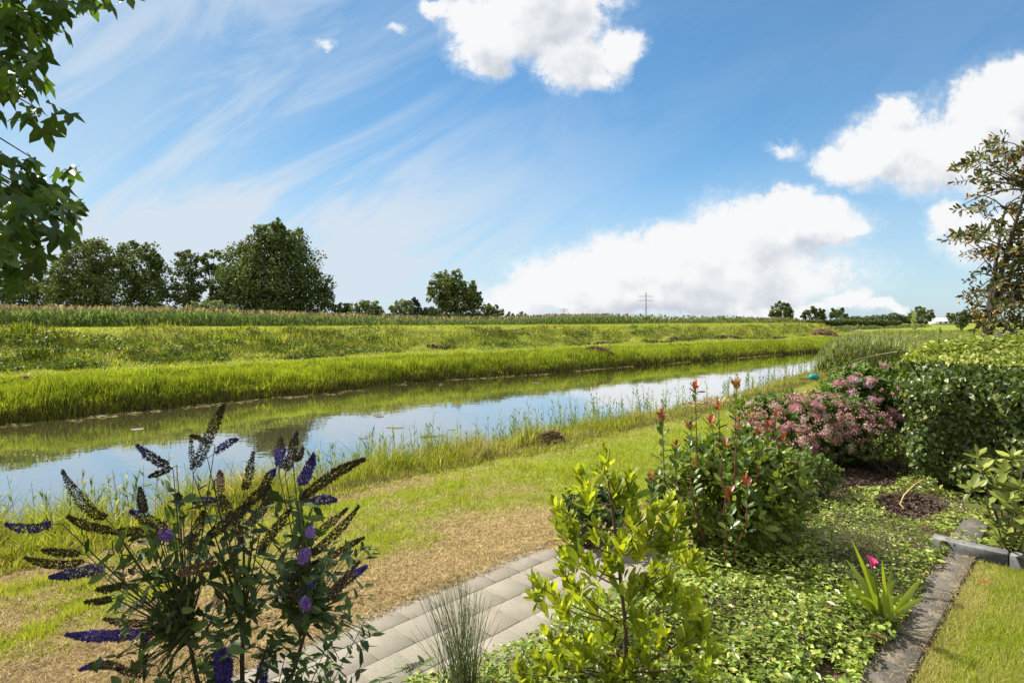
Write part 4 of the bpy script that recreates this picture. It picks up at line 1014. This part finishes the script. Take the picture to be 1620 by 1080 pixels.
# ---- buddleja
BASE = np.array([-1.30, 2.72, 0.0]); r = np.random.default_rng(37)
th = thing('butterfly_bush', 'dark leafy butterfly bush with purple and spent brown flower spikes at left', 'shrub', BASE)
BR = ((.030, .026, .015), (.105, .078, .042)); PU = ((.038, .028, .15), (.11, .08, .31)); LI = ((.22, .12, .45), (.42, .26, .62)); PB = ((.14, .08, .06), (.28, .17, .12))
SP = [(311, 738, 350, 650, 9.5, 'b'), (265, 736, 222, 707, 7, 'bp'), (340, 717, 372, 697, 5, 'p'), (167, 819, 106, 752, 8, 'b'), (81, 829, 18, 829, 7.5, 'p'), (175, 839, 114, 819, 7, 'b'),
      (228, 807, 222, 776, 6, 'b'), (264, 837, 212, 811, 8, 'bp'), (303, 793, 340, 793, 5, 'p'), (244, 848, 183, 843, 8, 'b'), (126, 876, 72, 870, 6, 'b'), (130, 888, 49, 882, 7, 'b'),
      (163, 898, 88, 911, 9.5, 'p'), (195, 925, 157, 931, 6, 'b'), (175, 947, 140, 951, 4, 'b'), (240, 982, 173, 978, 6, 'b'), (225, 1001, 118, 1003, 9, 'p'), (280, 1005, 228, 1021, 8, 'bp'),
      (195, 1057, 134, 1059, 6, 'bp'), (236, 1066, 190, 1058, 6, 'b'), (352, 1030, 356, 1080, 13, 'p'), (415, 1050, 417, 1085, 8, 'p'), (350, 778, 348, 748, 6, 'pb'), (387, 774, 399, 721, 7, 'b'),
      (411, 790, 432, 748, 8, 'bp'), (442, 738, 444, 697, 8, 'pb2'), (454, 742, 468, 689, 8, 'b'), (477, 764, 494, 724, 8.5, 'p'), (478, 788, 566, 733, 8, 'b'), (490, 797, 527, 792, 8.5, 'p'),
      (470, 870, 541, 811, 7, 'b'), (480, 882, 558, 809, 7, 'b'), (500, 898, 568, 855, 5.5, 'b'), (497, 910, 530, 891, 5, 'b'), (505, 955, 562, 894, 5.5, 'b'), (521, 945, 574, 901, 8, 'bp'),
      (440, 937, 497, 892, 8, 'b'), (448, 951, 495, 921, 6, 'bp'), (345, 782, 380, 850, 9, 'b'), (368, 830, 420, 775, 9, 'b'), (330, 850, 392, 800, 9, 'b'), (395, 830, 435, 785, 8, 'b'),
      (300, 870, 320, 815, 8, 'b'), (410, 870, 455, 810, 8, 'b'), (285, 905, 335, 890, 8, 'pb'), (270, 740, 240, 752, 4, 'b'), (330, 700, 305, 690, 3, 'b'), (305, 742, 302, 695, 3.5, 'b'),
      (488, 845, 492, 836, 6, 'l'), (478, 886, 484, 874, 8, 'l'), (470, 944, 474, 934, 7, 'l'), (486, 962, 482, 948, 7, 'l'), (468, 980, 468, 968, 8, 'l'), (368, 1024, 374, 1014, 7, 'l'),
      (283, 800, 282, 782, 6, 'pb2'), (255, 838, 268, 850, 8, 'l'), (420, 800, 426, 772, 7, 'b'), (465, 720, 478, 708, 4, 'b'), (360, 900, 372, 880, 7, 'pb'), (340, 960, 352, 930, 9, 'pb')]
gs = Geo(); gl_ = Geo(); MA = plain_mat("seed_head", .9, .1, 30, .3); hubs = [BASE + np.array([x_, y_, z_]) for x_, y_, z_ in ((-.12, .0, .62), (.1, .05, .7), (.22, -.05, .6), (-.02, .08, .85), (-.25, 0, .8), (.3, .1, .85))]
for h in hubs: tube(gs, curve(BASE + r.normal(size=3) * (.04, .04, 0), h, (.03 * r.normal(), 0, 0), 5), [.016, .014, .012, .010, .008], (.055, .035, .022), 6)
tipsL, dirsL = [], []
for (x0, y0, x1, y1, rr, kd) in SP:
    dd_ = 2.72 + .20 * r.normal(); dd_ = np.clip(dd_, 2.4, 3.1); a = D(x0, y0, dd_); e = D(x1 + .12 * (x1 - x0), y1 + .12 * (y1 - y0), dd_ + .10 * r.normal()); L_ = np.linalg.norm(e - a)
    q0 = rr / 900 * dd_ * .80; ax = unit(e - a); n = int(200 + 190000 * L_ * q0)
    s = r.random(n); prof = np.clip(np.minimum(1, (1 - s) * 3.2), .12, 1) * np.clip(.55 + s * 3, 0, 1)
    rd = r.normal(size=(n, 3)); rd -= (rd @ ax)[:, None] * ax; rd = unit(rd)
    lump = .78 + .3 * np.sin(s * L_ * 260 + r.random() * 6) ** 2
    bend = np.array([0, 0, 1]) * 4 * L_ * .07 * r.normal() * 1.0
    p_ = a + (e - a) * s[:, None] + rd * (q0 * prof * lump * (.35 + .65 * r.random(n) ** .5))[:, None] + (s * (1 - s))[:, None] * bend
    if kd == 'b': A_ = [(slice(None), BR)]
    elif kd == 'p': A_ = [(slice(None), PU)]
    elif kd == 'l': A_ = [(slice(None), LI)]
    elif kd == 'pb': A_ = [(slice(None), PB)]
    elif kd == 'bp': A_ = [(s < .72, BR), (s >= .72, PU)]
    else: A_ = [(s < .55, PU), (s >= .55, BR)]
    c = np.zeros((n, 3))
    for m_, (ca, cb) in A_: c[m_] = cols(n, ca, cb, .2, r)[m_]
    g = Geo(); sz = .0105 if kd in 'lp' else .0095
    scatter(g, DIAM, p_, rd + .5 * r.normal(size=(n, 3)) + ax * .4, unit(ax + .5 * r.normal(size=(n, 3))), sz * (.7 + .7 * r.random(n)) * (1 + .4 * (q0 > .025)), c)
    g.build('flower_spike' if kd != 'b' else 'seed_spike', M_PETAL if kd != 'b' else MA, th)
    h = hubs[int(np.argmin([np.linalg.norm((a - h_) * (1, .3, .7)) for h_ in hubs]))]
    mid = h * .45 + a * .55 + np.array([0, 0, -.03]); pt = np.concatenate([curve(h, a - ax * .04, (0, 0, .04 * (a[0] - h[0])), 8), [e]])
    tube(gs, pt, np.linspace(.0065, .0018, len(pt)), (.06, .06, .025), 4)
    if rr > 4:
        for s in (.98, .86, .72, .58, .42, .28, .16):
            q_ = pt[min(int(s * 7), 7)] + .03 * r.normal(size=3)
            if np.linalg.norm(a - h) * s > .05: tipsL += [q_]; dirsL += [ax]
tipsL = np.array(tipsL); dirsL = np.array(dirsL)
extra = hubs[3] + np.clip(r.normal(size=(125, 3)), -1.35, 1.35) * (.40, .22, .26) + (.02, 0, .05); tipsL = np.concatenate([tipsL, extra]); dirsL = np.concatenate([dirsL, unit(extra - BASE)])
[tube(gs, curve(hubs[int(np.argmin(np.linalg.norm(np.array(hubs) - q_, axis=1)))], q_, (0, 0, .02), 5), np.linspace(.004, .002, 5), (.06, .06, .025), 3) for q_ in extra]
extra = BASE + np.clip(r.normal(size=(70, 3)), -1.3, 1.3) * (.34, .2, .18) + (.1, 0, .52); tipsL = np.concatenate([tipsL, extra]); dirsL = np.concatenate([dirsL, unit(extra - BASE)])
sprigs(gl_, L_LANCE, tipsL, dirsL, .03, 2, .080, (.034, .062, .02), (.10, .15, .04), 50, 95, r=r, wid=1.5)
sprigs(gl_, L_LANCE, tipsL[-195::2] - dirsL[-195::2] * .02, dirsL[-195::2], .14, 4, .068, (.030, .056, .018), (.09, .13, .035), 40, 95, r=r, wid=1.5)
[tube(gs, curve(BASE + (q_ - BASE) * (.3, .3, 0), q_, (0, 0, .02), 5), np.linspace(.004, .002, 5), (.06, .06, .025), 3) for q_ in extra]
gl_.build('foliage', M_LEAF, th); gs.build('stems', M_STEM, th)
# seedlings of the same bush by the path
def seedling(label, pxs, spike):
    b = W(pxs[0][0], pxs[0][1]); th = thing('butterfly_bush_seedling', label, 'seedling', b, 'thin seedlings at the near edge of the paving'); g = Geo(); dd_ = b[1]
    P_ = np.array([b] + [D(x_, y_, dd_) for x_, y_ in pxs[1:]]); tube(g, P_, np.linspace(.004, .0015, len(P_)), (.08, .10, .03), 4); g.build('stem', M_STEM, th)
    g = Geo(); tt = np.repeat(P_[1:], 2, 0) + .01 * r.normal(size=(2 * len(P_) - 2, 3)); sprigs(g, L_LANCE, tt, np.tile([[0, 0, 1.]], (len(tt), 1)), .03, 2, .075, (.06, .10, .02), (.15, .2, .05), 60, 90, r=r, wid=1.4); g.build('foliage', M_LEAF, th)
    if spike:
        g = Geo(); n = 260; s = r.random(n); a, e = P_[-2], P_[-1]; rd = rdir(n, 0, r); q0 = .016
        c = np.where((s > .55)[:, None], cols(n, *PU, .2, r), cols(n, (.10, .07, .05), (.2, .15, .1), .2, r)) if spike == 'p' else cols(n, *BR, .2, r)
        scatter(g, DIAM, a + (e - a) * s[:, None] + rd * q0 * (1 - .6 * s[:, None]), rd, rdir(n, 0, r), .011, c); g.build('flower_spike', M_PETAL, th)
seedling('seedling leaning over the paving with a purple tipped spike, beside the rush tuft', [(575, 1135), (590, 1090), (607, 1071), (640, 1058), (668, 1048)], 'p')
seedling('thin upright seedling with a small brown spike at the paving edge', [(525, 1110), (522, 1060), (515, 1000), (508, 965)], 'b')
seedling('taller leafy seedling left of the brown spiked one, over the straw', [(478, 1100), (476, 1040), (470, 980), (474, 950)], None)

# ---- rhododendron
b = W(1600, 868); r = np.random.default_rng(41); th = thing('rhododendron', 'rhododendron with large olive green leaf rosettes behind the kerb block', 'shrub', b); g = Geo(); gs = Geo()
for px, py, dd_ in [(1537, 770, 5.3), (1553, 742, 5.6), (1577, 765, 5.4), (1602, 722, 5.7), (1618, 735, 5.8), (1594, 790, 5.25), (1562, 800, 5.3), (1612, 770, 5.3), (1578, 830, 5.2), (1608, 812, 5.15), (1625, 840, 5.1), (1548, 720, 5.9), (1590, 745, 5.7), (1630, 790, 5.3), (1645, 750, 5.5), (1640, 820, 5.2), (1588, 850, 5.3)]:
    tip = D(px, py, dd_); dr_ = unit(np.array([.25 * r.normal() - .15, -.35, 1.0]))
    tube(gs, curve(b, tip, (0, 0, -.08), 5), np.linspace(.014, .006, 5), (.10, .07, .05), 5)
    sprigs(g, L_RHODO, tip[None], dr_[None], .05, 11, .135, (.11, .15, .025), (.27, .29, .055), 38, 92, r=r, wid=1.0)
g.build('foliage', leaf_mat("rhododendron_leaf", .4, .35, .22, (1.2, 1.2, .4), .2, 8), th); gs.build('stems', M_STEM, th)

# ---- calla lilies
def strap(g, base, tip, w, c, bow=.0, r=R):
    P_ = curve(base, tip, (0, 0, bow), 7); d = unit(np.gradient(P_, axis=0)); hz = unit(np.cross(d, np.array([.15, -1, .3]))); up = np.cross(hz, d)
    ww = w * np.array([.35, .7, 1, 1, .8, .45, .02]); v = np.stack([P_ - hz * ww[:, None] * .5 + up * ww[:, None] * .12, P_, P_ + hz * ww[:, None] * .5 + up * ww[:, None] * .12], 1)
    f = [[i * 3 + j, i * 3 + j + 1, i * 3 + j + 4, i * 3 + j + 3] for i in range(6) for j in range(2)]; g.add(v.reshape(-1, 3), [f], c)
m_calla = leaf_mat("calla_leaf", .35, .4, .4, (1.25, 1.25, .4), .15, 10)
b = W(1397, 985, .06); th = thing('calla_lily', 'pink calla lily with one open flower beside the dark edging', 'lily', b, 'calla lily clumps beside the edging'); g = Geo(); dd_ = b[1]; r = np.random.default_rng(43)
for px, py, w in [(1352, 862, .03), (1345, 895, .045), (1338, 925, .045), (1372, 905, .045), (1385, 915, .05), (1410, 905, .045), (1415, 925, .05), (1452, 925, .045), (1456, 956, .035), (1395, 895, .03), (1400, 935, .05), (1362, 935, .05), (1365, 955, .045), (1425, 950, .04), (1378, 945, .05)]:
    strap(g, b + r.normal(size=3) * (.03, .03, 0), D(px + (px - 1395) * .15, py - 12, dd_ + .16 * r.normal()), w * 1.25, cols(1, (.14, .20, .02), (.32, .37, .05), .15, r)[0], .03)
g.build('leaf', m_calla, th)
g = Geo(); ft = D(1380, 888, dd_ - .20); tube(g, curve(b, ft - (0, 0, .05), (0, 0, .02), 5), .006, (.12, .18, .03), 5); g.build('flower_stem', M_STEM, th)
g = Geo(); na = 20; prof = [(0.0, .006), (.02, .010), (.045, .016), (.062, .026), (.070, .038)]
th_ = np.linspace(0, 2 * math.pi, na, endpoint=False); v = []
for z_, q_ in prof:
    k = q_ / .038; v.append(np.stack([q_ * np.cos(th_), q_ * np.sin(th_), z_ + .018 * k * k * np.cos(th_ - 2.4)], 1))
v = np.concatenate(v) + ft - (0, 0, .05); f = [[i * na + j, i * na + (j + 1) % na, (i + 1) * na + (j + 1) % na, (i + 1) * na + j] for i in range(4) for j in range(na)]
g.add(v, [f], (.62, .06, .26)); g.build('flower', M_PETAL, th, smooth=True)
g = Geo(); tube(g, [ft - (0, 0, .03), ft + (0, 0, .022)], [.004, .003], (.55, .35, .08), 6); g.build('spadix', M_PETAL, th)
b2 = W(1352, 988); th2 = thing('calla_lily', 'flowerless calla lily clump left of the flowering one', 'lily', b2, 'calla lily clumps beside the edging'); g = Geo()
for px, py, w in [(1330, 915, .035), (1338, 935, .04), (1352, 940, .04), (1362, 962, .04), (1332, 960, .03), (1375, 965, .035), (1345, 950, .04)]:
    strap(g, b2 + r.normal(size=3) * (.02, .02, 0), D(px, py, b2[1] + .08 * r.normal()), w, cols(1, (.09, .15, .02), (.18, .25, .035), .15, r)[0], .02)
g.build('leaf', m_calla, th2)
def curl(name, label, cat, c, L_, w, col, yaw, rise=.02, group=None):
    g = Geo(); n = 9; t_ = np.linspace(-1, 1, n); P_ = []
    for s in t_:
        ww = w * (1 - abs(s) ** 2.2) + .001
        for q in (-1, -.4, .4, 1): P_.append((s * L_ / 2, q * ww * .6, rise * (s * s * .6 + abs(q) * 1.0 * (1 - abs(s))) + .012))
    v = np.array(P_); cc, ss = math.cos(yaw), math.sin(yaw); v = np.stack([v[:, 0] * cc - v[:, 1] * ss, v[:, 0] * ss + v[:, 1] * cc, v[:, 2]], 1) + c
    f = [[i * 4 + j, i * 4 + j + 1, i * 4 + j + 5, i * 4 + j + 4] for i in range(n - 1) for j in range(3)]; g.add(v, [f], col)
    return tag(g.build(name, M_STRAWLEAF, origin=c), label, cat, group)
M_STRAWLEAF = leaf_mat("withered_leaf", .7, .2, .25, (1, .9, .6), .3, 40)
curl('fallen_leaf', 'curled orange-brown fallen leaf lying on the small lawn', 'leaf', W(1557, 924, .04) , .14, .03, (.36, .17, .06), .05, .025)
curl('withered_leaf', 'thick withered brown leaf lying left of the calla lilies', 'leaf', W(1311, 966, .10), .15, .045, (.30, .16, .08), .5, .05)
curl('withered_leaf', 'withered brown leaf lying on the edging slab under the lily', 'leaf', W(1419, 985, .04), .16, .03, (.28, .14, .07), -1.1, .04)
curl('withered_leaf', 'dark withered leaf on the ground cover below the lily', 'leaf', W(1385, 1012, .08), .13, .03, (.16, .09, .05), -.6, .04)
g = Geo(); P_ = np.array([D(1438, 812, 6.9), D(1424, 797, 7.0), D(1430, 783, 7.05), D(1447, 766, 7.1), D(1462, 757, 7.2)]); tube(g, P_, [.007, .009, .009, .007, .005], (.55, .36, .16), 5)
tag(g.build('dry_stalk', M_STEM, origin=P_[0]), 'bent orange dry stalk arching over the bare soil', 'stalk')

# ---- shrub and weeds behind the hedge
b = np.array([11.2, 12.4, 0]); bush('lavender_grey_shrub', 'grey violet shrub showing above the hedge under the fruit tree', b, b + (0, 0, 1.25), (1.3, 1.0, .85), 700, 8, .10, L_SMALL, .07, (.16, .14, .17), (.30, .27, .30), M_LEAF, inner=.7, seed=51)
for px, top, lab in ((1446, 495, 'tall pale green weed stalk sticking up behind the left end of the hedge'), (1486, 520, 'shorter leafy weed stalk behind the middle of the hedge')):
    b = np.array([(px - 810) / 900 * 11.5, 11.5, 0]); th = thing('tall_weed', lab, 'weed', b, 'weed stalks behind the hedge'); g = Geo(); t_ = D(px, top, 11.5)
    tube(g, curve(b, t_, (.03, 0, 0), 5), np.linspace(.014, .005, 5), (.16, .20, .06), 5); g.build('stem', M_STEM, th)
    g = Geo(); r = np.random.default_rng(px); sprigs(g, L_LANCE, t_[None], np.array([[0, 0, 1.]]), 1.0, 26, .17, (.16, .22, .04), (.32, .38, .10), 30, 85, r=r, wid=1.2)
    n = 160; s = r.random(n); scatter(g, DIAM, t_ - np.c_[np.zeros((n, 2)), s * .35] + rdir(n, 0, r) * .03, rdir(n, 0, r), rdir(n, 0, r), .035, cols(n, (.35, .38, .12), (.5, .5, .25), .1, r)); g.build('foliage', M_LEAF, th)

# ---- fruit tree at the right
b = np.array([8.9, 10.7, 0.0]); r = np.random.default_rng(61)
th = thing('crab_apple_tree', 'small fruit tree with orange fruits at the right edge behind the hedge', 'tree', b)
gt = Geo(); gf = Geo(); gl_ = Geo()
fork = D(1562, 500, 10.7); tube(gt, curve(b, fork, (.03, 0, 0), 6), np.linspace(.11, .075, 6), (.06, .05, .04), 8)
limbs = [(1600, 400), (1625, 300), (1590, 330), (1660, 350), (1690, 430), (1575, 440), (1640, 250), (1610, 470), (1700, 300)]
LB = [D(x_, y_, 10.7 + .5 * r.normal()) for x_, y_ in limbs]
for q_ in LB: tube(gt, curve(fork - (0, 0, .3 * r.random()), q_, (0, 0, .15), 6), np.linspace(.05, .015, 6), (.06, .05, .04), 6)
tips = [(1567, 224, 1), (1585, 238, 1), (1530, 252, 1), (1507, 262, 1), (1503, 290, .8), (1545, 270, 1), (1575, 262, 1), (1600, 250, 1), (1618, 240, 1), (1560, 300, 1), (1530, 310, .8), (1510, 332, .8), (1590, 290, 1), (1612, 285, 1), (1545, 325, 1), (1600, 330, 1), (1560, 345, .6),
        (1490, 380, .8), (1510, 372, 1), (1530, 385, 1), (1550, 372, 1), (1575, 365, 1), (1600, 360, 1), (1615, 380, 1), (1545, 400, 1), (1520, 402, .8), (1570, 395, 1), (1595, 395, 1), (1560, 425, 1), (1585, 420, 1), (1610, 415, 1), (1540, 432, .8), (1527, 445, .8), (1517, 470, .7), (1545, 460, 1), (1570, 450, 1), (1595, 450, 1), (1615, 445, 1), (1530, 485, .8), (1550, 490, 1), (1575, 480, 1), (1600, 480, 1), (1618, 475, 1), (1540, 510, 1), (1560, 515, 1), (1585, 508, 1), (1608, 505, 1), (1590, 530, 1), (1555, 530, .8), (1615, 530, 1)]
TP, TD = [], []
for x_, y_, q_ in tips + [(1625 + 90 * r.random(), 240 + 290 * r.random(), 1) for _ in range(70)]:
    for j in range(5 if q_ == 1 else 1):
        tp = D(x_ + (7 * r.normal() if j else 0), y_ + (8 * r.normal() if j else 0), 10.7 + .45 * r.normal()); l0 = LB[int(np.argmin([np.linalg.norm(tp - l) for l in LB]))]
        TP.append(tp); TD.append(unit((tp - l0) * (1, 1, .4) + r.normal(size=3) * .2 + (-.25, 0, -.05)))
        if j == 0: tube(gt, curve(l0, tp, (0, 0, .12), 5), np.linspace(.014, .004, 5), (.06, .05, .04), 4)
TP = np.array(TP); TD = np.array(TD)
sprigs(gl_, L_OBL, TP, TD, .30, 10, .115, (.040, .050, .016), (.14, .14, .04), 25, 85, r=r, wid=1.0, jit=.3)
m_ = r.random(len(TP)) < .45; sprigs(gl_, L_OBL, TP[m_], TD[m_], .2, 3, .08, (.22, .11, .03), (.38, .25, .06), 25, 85, r=r)
ico = np.array([[0, 0, 1], [.9, 0, .4], [.28, .85, .4], [-.72, .53, .4], [-.72, -.53, .4], [.28, -.85, .4], [.72, .53, -.4], [-.28, .85, -.4], [-.9, 0, -.4], [-.28, -.85, -.4], [.72, -.53, -.4], [0, 0, -1]])
icf = [[0, 1, 2], [0, 2, 3], [0, 3, 4], [0, 4, 5], [0, 5, 1], [1, 6, 2], [2, 7, 3], [3, 8, 4], [4, 9, 5], [5, 10, 1], [6, 7, 2], [7, 8, 3], [8, 9, 4], [9, 10, 5], [10, 6, 1], [11, 7, 6], [11, 8, 7], [11, 9, 8], [11, 10, 9], [11, 6, 10]]
n = 650; fp = TP[r.integers(0, len(TP), n)] + r.normal(size=(n, 3)) * .045 - (0, 0, .04)
scatter(gf, (ico, [icf]), fp, rdir(n, 0, r), rdir(n, 0, r), .018 + .006 * r.random(n), cols(n, (.45, .16, .04), (.62, .40, .07), .2, r))
gt.build('trunk', M_BARK, th); gl_.build('crown', M_LEAF, th); tag(gf.build('fruit', plain_mat("fruit_skin", .35, .4, 9, .15), th, smooth=True), 'small orange and yellow fruits', kind='stuff')

# ---- sweetgum overhanging at the left
b = np.array([-5.4, 3.6, 0.0]); r = np.random.default_rng(71)
th = thing('sweetgum_tree', 'star-leaved tree whose dark green branches hang into the top left corner', 'tree', b)
gt = Geo(); gl_ = Geo(); topc = b + np.array([.1, 0, 6.0]); tube(gt, curve(b, topc, (.05, 0, 0), 8), np.linspace(.13, .04, 8), (.09, .075, .06), 8)
tips = [(12, 15), (40, 25), (70, 8), (95, 12), (120, 10), (150, 15), (172, 2), (20, 60), (52, 72), (80, 45), (105, 35), (35, 100), (12, 120), (58, 130), (80, 90), (30, 150), (52, 165), (15, 170), (48, 195), (62, 215), (35, 205), (72, 75), (5, 90), (135, 28), (160, 25),
        (22, 275), (50, 280), (75, 272), (95, 310), (15, 310), (45, 318), (70, 330), (98, 340), (28, 350), (60, 362), (85, 372), (10, 380), (38, 395), (65, 400), (18, 425), (105, 355), (50, 425), (0, 345), (0, 290), (5, 410), (0, 30), (0, 60), (0, 150)]
TP = []
for x_, y_ in tips:
    tp = D(x_ - 8, y_ - (12 if y_ > 250 else 46), 3.35 + .22 * r.normal()); anc = topc * np.array([1, 1, 0]) + np.array([0, 0, np.clip(tp[2] + .3, 2.4, 5.5)])
    tube(gt, curve(anc, tp, (0, 0, .35), 7), np.linspace(.016, .003, 7), (.10, .085, .05), 4)
    for j in range(6): TP.append(tp + r.normal(size=3) * (.055, .09, .065))
TP = np.array(TP); n = len(TP)
q_ = rdir(3200, .1, r) * np.array([2.4, 2.3, 2.3]) * (.45 + .55 * r.random((3200, 1)) ** .5) + np.array([-5.2, 3.3, 5.1]); px = 810 + q_[:, 0] / np.maximum(q_[:, 1], .1) * 900; py = 508 - (q_[:, 2] - CAMZ) / np.maximum(q_[:, 1], .1) * 900
q_ = q_[(px < -190) | (py < -150)]
for i in range(0, len(q_), 45): tube(gt, curve(np.array([b[0], b[1], min(5.8, max(2.5, q_[i, 2] - .4))]), q_[i], (0, 0, .2), 6), np.linspace(.03, .006, 6), (.10, .085, .05), 4)
AL = np.concatenate([TP, q_]); n = len(AL); az = r.random(n) * 6.28; big = np.arange(n) >= len(TP)
dn = np.stack([np.cos(az) * .75, np.sin(az) * .75, -.75 - .35 * r.random(n)], 1); nd = unit(np.stack([np.cos(az) * .6, np.sin(az) * .6, .9 * np.ones(n)], 1) + .35 * r.normal(size=(n, 3)))
scatter(gl_, GUM, AL, dn, nd, np.where(big, .14, .108) * (.75 + .5 * r.random(n)), cols(n, (.028, .065, .018), (.10, .16, .035), .2, r))
gt.build('trunk', M_BARK, th); gl_.build('crown', leaf_mat("gum_leaf", .42, .35, .40, (1.5, 1.6, .35), .2, 12), th)

# ---- debris heaps
def heap(name, label, cat, c, w, d, h, n, ca, cb, L_=.3, th_=.012, seed=1, group=None):
    r = np.random.default_rng(seed); g = Geo(); c = np.asarray(c, float)
    q = rdir(n, 0, r) * r.random((n, 1)) ** .5; p = c + np.stack([q[:, 0] * w / 2, q[:, 1] * d / 2, h * (1 - (q[:, 0] ** 2 + q[:, 1] ** 2)) * (.5 + .5 * r.random(n))], 1)
    dd_ = rdir(n, 0, r) * (1, 1, .35); scatter(g, (np.array([[-.5, -.5, 0], [.5, -.4, .02], [.5, .5, 0], [-.5, .4, .03]]), [[[0, 1, 2, 3]]]), p, dd_, rdir(n, .8, r), np.stack([L_ * (.4 + .9 * r.random(n)), np.full(n, th_ * 2), np.full(n, .02)], 1), cols(n, ca, cb, .25, r))
    return tag(g.build(name, M_STRAWLEAF, origin=c), label, cat, group)
def onbank(px, d): x = (px - 810) / 900 * d; return np.array([x, d, float(height(np.array(x), np.array(d)))])
heap('debris_heap', 'brown heap of cut reeds on the far bank near the middle', 'debris heap', onbank(942, 41), 2.6, 1.6, .55, 1400, (.10, .06, .04), (.30, .19, .12), .45, .02, 1, 'brown heaps of cut reeds on the far bank')
heap('debris_heap', 'pale brown heap on the far bank where the river meets the reed clump', 'debris heap', onbank(1302, 76), 4.0, 2.5, .9, 900, (.20, .13, .09), (.42, .30, .20), .7, .05, 2, 'brown heaps of cut reeds on the far bank')
heap('debris_heap', 'thin scatter of dead reeds on the slope left of the brown heap', 'debris heap', onbank(700, 33), 3.6, .6, .15, 500, (.08, .05, .035), (.24, .16, .1), .35, .02, 3, 'brown heaps of cut reeds on the far bank')
heap('dead_grass_tussock', 'dark brown dead tussock on the near bank between grass and water', 'tussock', W(872, 694), .5, .3, .16, 500, (.12, .09, .05), (.34, .26, .14), .22, .006, 4)
heap('straw_pile', 'pale dry straw lying on the near bank under the red tipped shoots', 'straw', onbank(1128, 17.2) + (0, 0, .06), 1.7, .8, .12, 900, (.38, .30, .18), (.58, .50, .34), .35, .012, 5)
heap('straw_pile', 'small heap of grey dead stems at the left end of the far bank', 'straw', onbank(42, 20.2), .5, .3, .15, 260, (.25, .2, .15), (.5, .42, .32), .2, .012, 6)

# ---- floating leaves on the river
M_PAD = plain_mat("floating_leaf", .95, .03, 6, .3)
for i, (px, py, w, col, lab, cat) in enumerate([(622, 676, .42, (.42, .42, .22), 'pale floating leaf alone in open water right of the tree reflection', 0), (674, 689, .55, (.30, .36, .10), 'largest green floating leaf patch beside the bank reeds', 0), (697, 688, .35, (.30, .36, .10), 'small green floating leaf touching the largest patch', 0), (716, 679, .40, (.40, .44, .14), 'yellow green floating leaf behind the bank reeds', 0),
                                        (573, 693, .36, (.34, .36, .22), 'dull floating leaf left of the green leaf patch', 0), (216, 679, .55, (.52, .50, .44), 'whitish scum raft floating in the bank reflection', 1), (160, 650 + 8, .5, (.36, .32, .25), 'tan scum strip under the left far bank', 1), (697, 608, .28, (.75, .73, .68), 'small white fleck floating at the far bank', 1), (600, 658, .5, (.34, .33, .22), 'faint floating leaf near the middle of the river', 0), (232, 766, .30, (.28, .3, .2), 'faint floating leaf near the left bank reeds', 0), (846, 606, .6, (.36, .30, .2), 'tan reed debris floating beside the far bank', 1)]):
    r = np.random.default_rng(i + 80); c = W(px, py, WZ + .006); n = 14; a = np.linspace(0, 6.283, n, endpoint=False); g = Geo()
    for k_ in range(3 if w > .4 else 1):
        rr = w * .32 * (.75 + .4 * r.random(n)); of = r.normal(size=2) * w * .25 * (k_ > 0); z_ = .002 * k_
        v = np.concatenate([[[of[0], of[1], .006 + z_]], np.stack([of[0] + rr * np.cos(a), of[1] + rr * np.sin(a) * .8, np.full(n, z_ + .0)], 1)]) + c
        g.add(v, [[[0, 1 + j, 1 + (j + 1) % n] for j in range(n)]], np.array(col) * .42 * (.85 + .3 * r.random()))
    tag(g.build('floating_leaf' if not cat else 'floating_scum', M_PAD, origin=c), lab, 'floating leaf' if not cat else 'scum', 'leaves and scum floating on the river')

# ---- teal garden tool left on the lawn
M_TEAL = plain_mat("teal_plastic", .35, .4, 8, .05); M_BLK = plain_mat("black_plastic", .5, .3, 8, .1)
b = W(1287, 601); th = thing('garden_trimmer', 'teal powered garden trimmer lying on the far end of the lawn', 'trimmer', b)
def R2(v, o, s=1): cc, ss = math.cos(.35), math.sin(.35); v = np.asarray(v) * s; return np.stack([v[:, 0] * cc - v[:, 1] * ss, v[:, 0] * ss + v[:, 1] * cc, v[:, 2]], 1) + o
g = Geo(); box(g, (-.14, -.07, .03), (.12, .07, .19), (.0, .27, .27), lambda v: R2(v, b, 1.15), .03); box(g, (.12, -.05, .05), (.22, .05, .15), (.0, .30, .30), lambda v: R2(v, b, 1.15), .02); g.build('body', M_TEAL, th)
g = Geo(); P_ = np.array([(-.10, 0, .18), (-.06, 0, .27), (.04, 0, .28), (.12, 0, .24), (.15, 0, .16)]); tube(g, R2(P_, b, 1.15), .018, (.0, .24, .24), 6); g.build('handle', M_TEAL, th)
g = Geo(); box(g, (-.62, -.035, .05), (-.14, .035, .075), (.03, .03, .03), lambda v: R2(v, b, 1.15), .004)
for i in range(12): box(g, (-.60 + i * .038, -.06, .056), (-.588 + i * .038, .06, .070), (.12, .12, .12), lambda v: R2(v, b, 1.15))
g.build('blade', M_BLK, th)
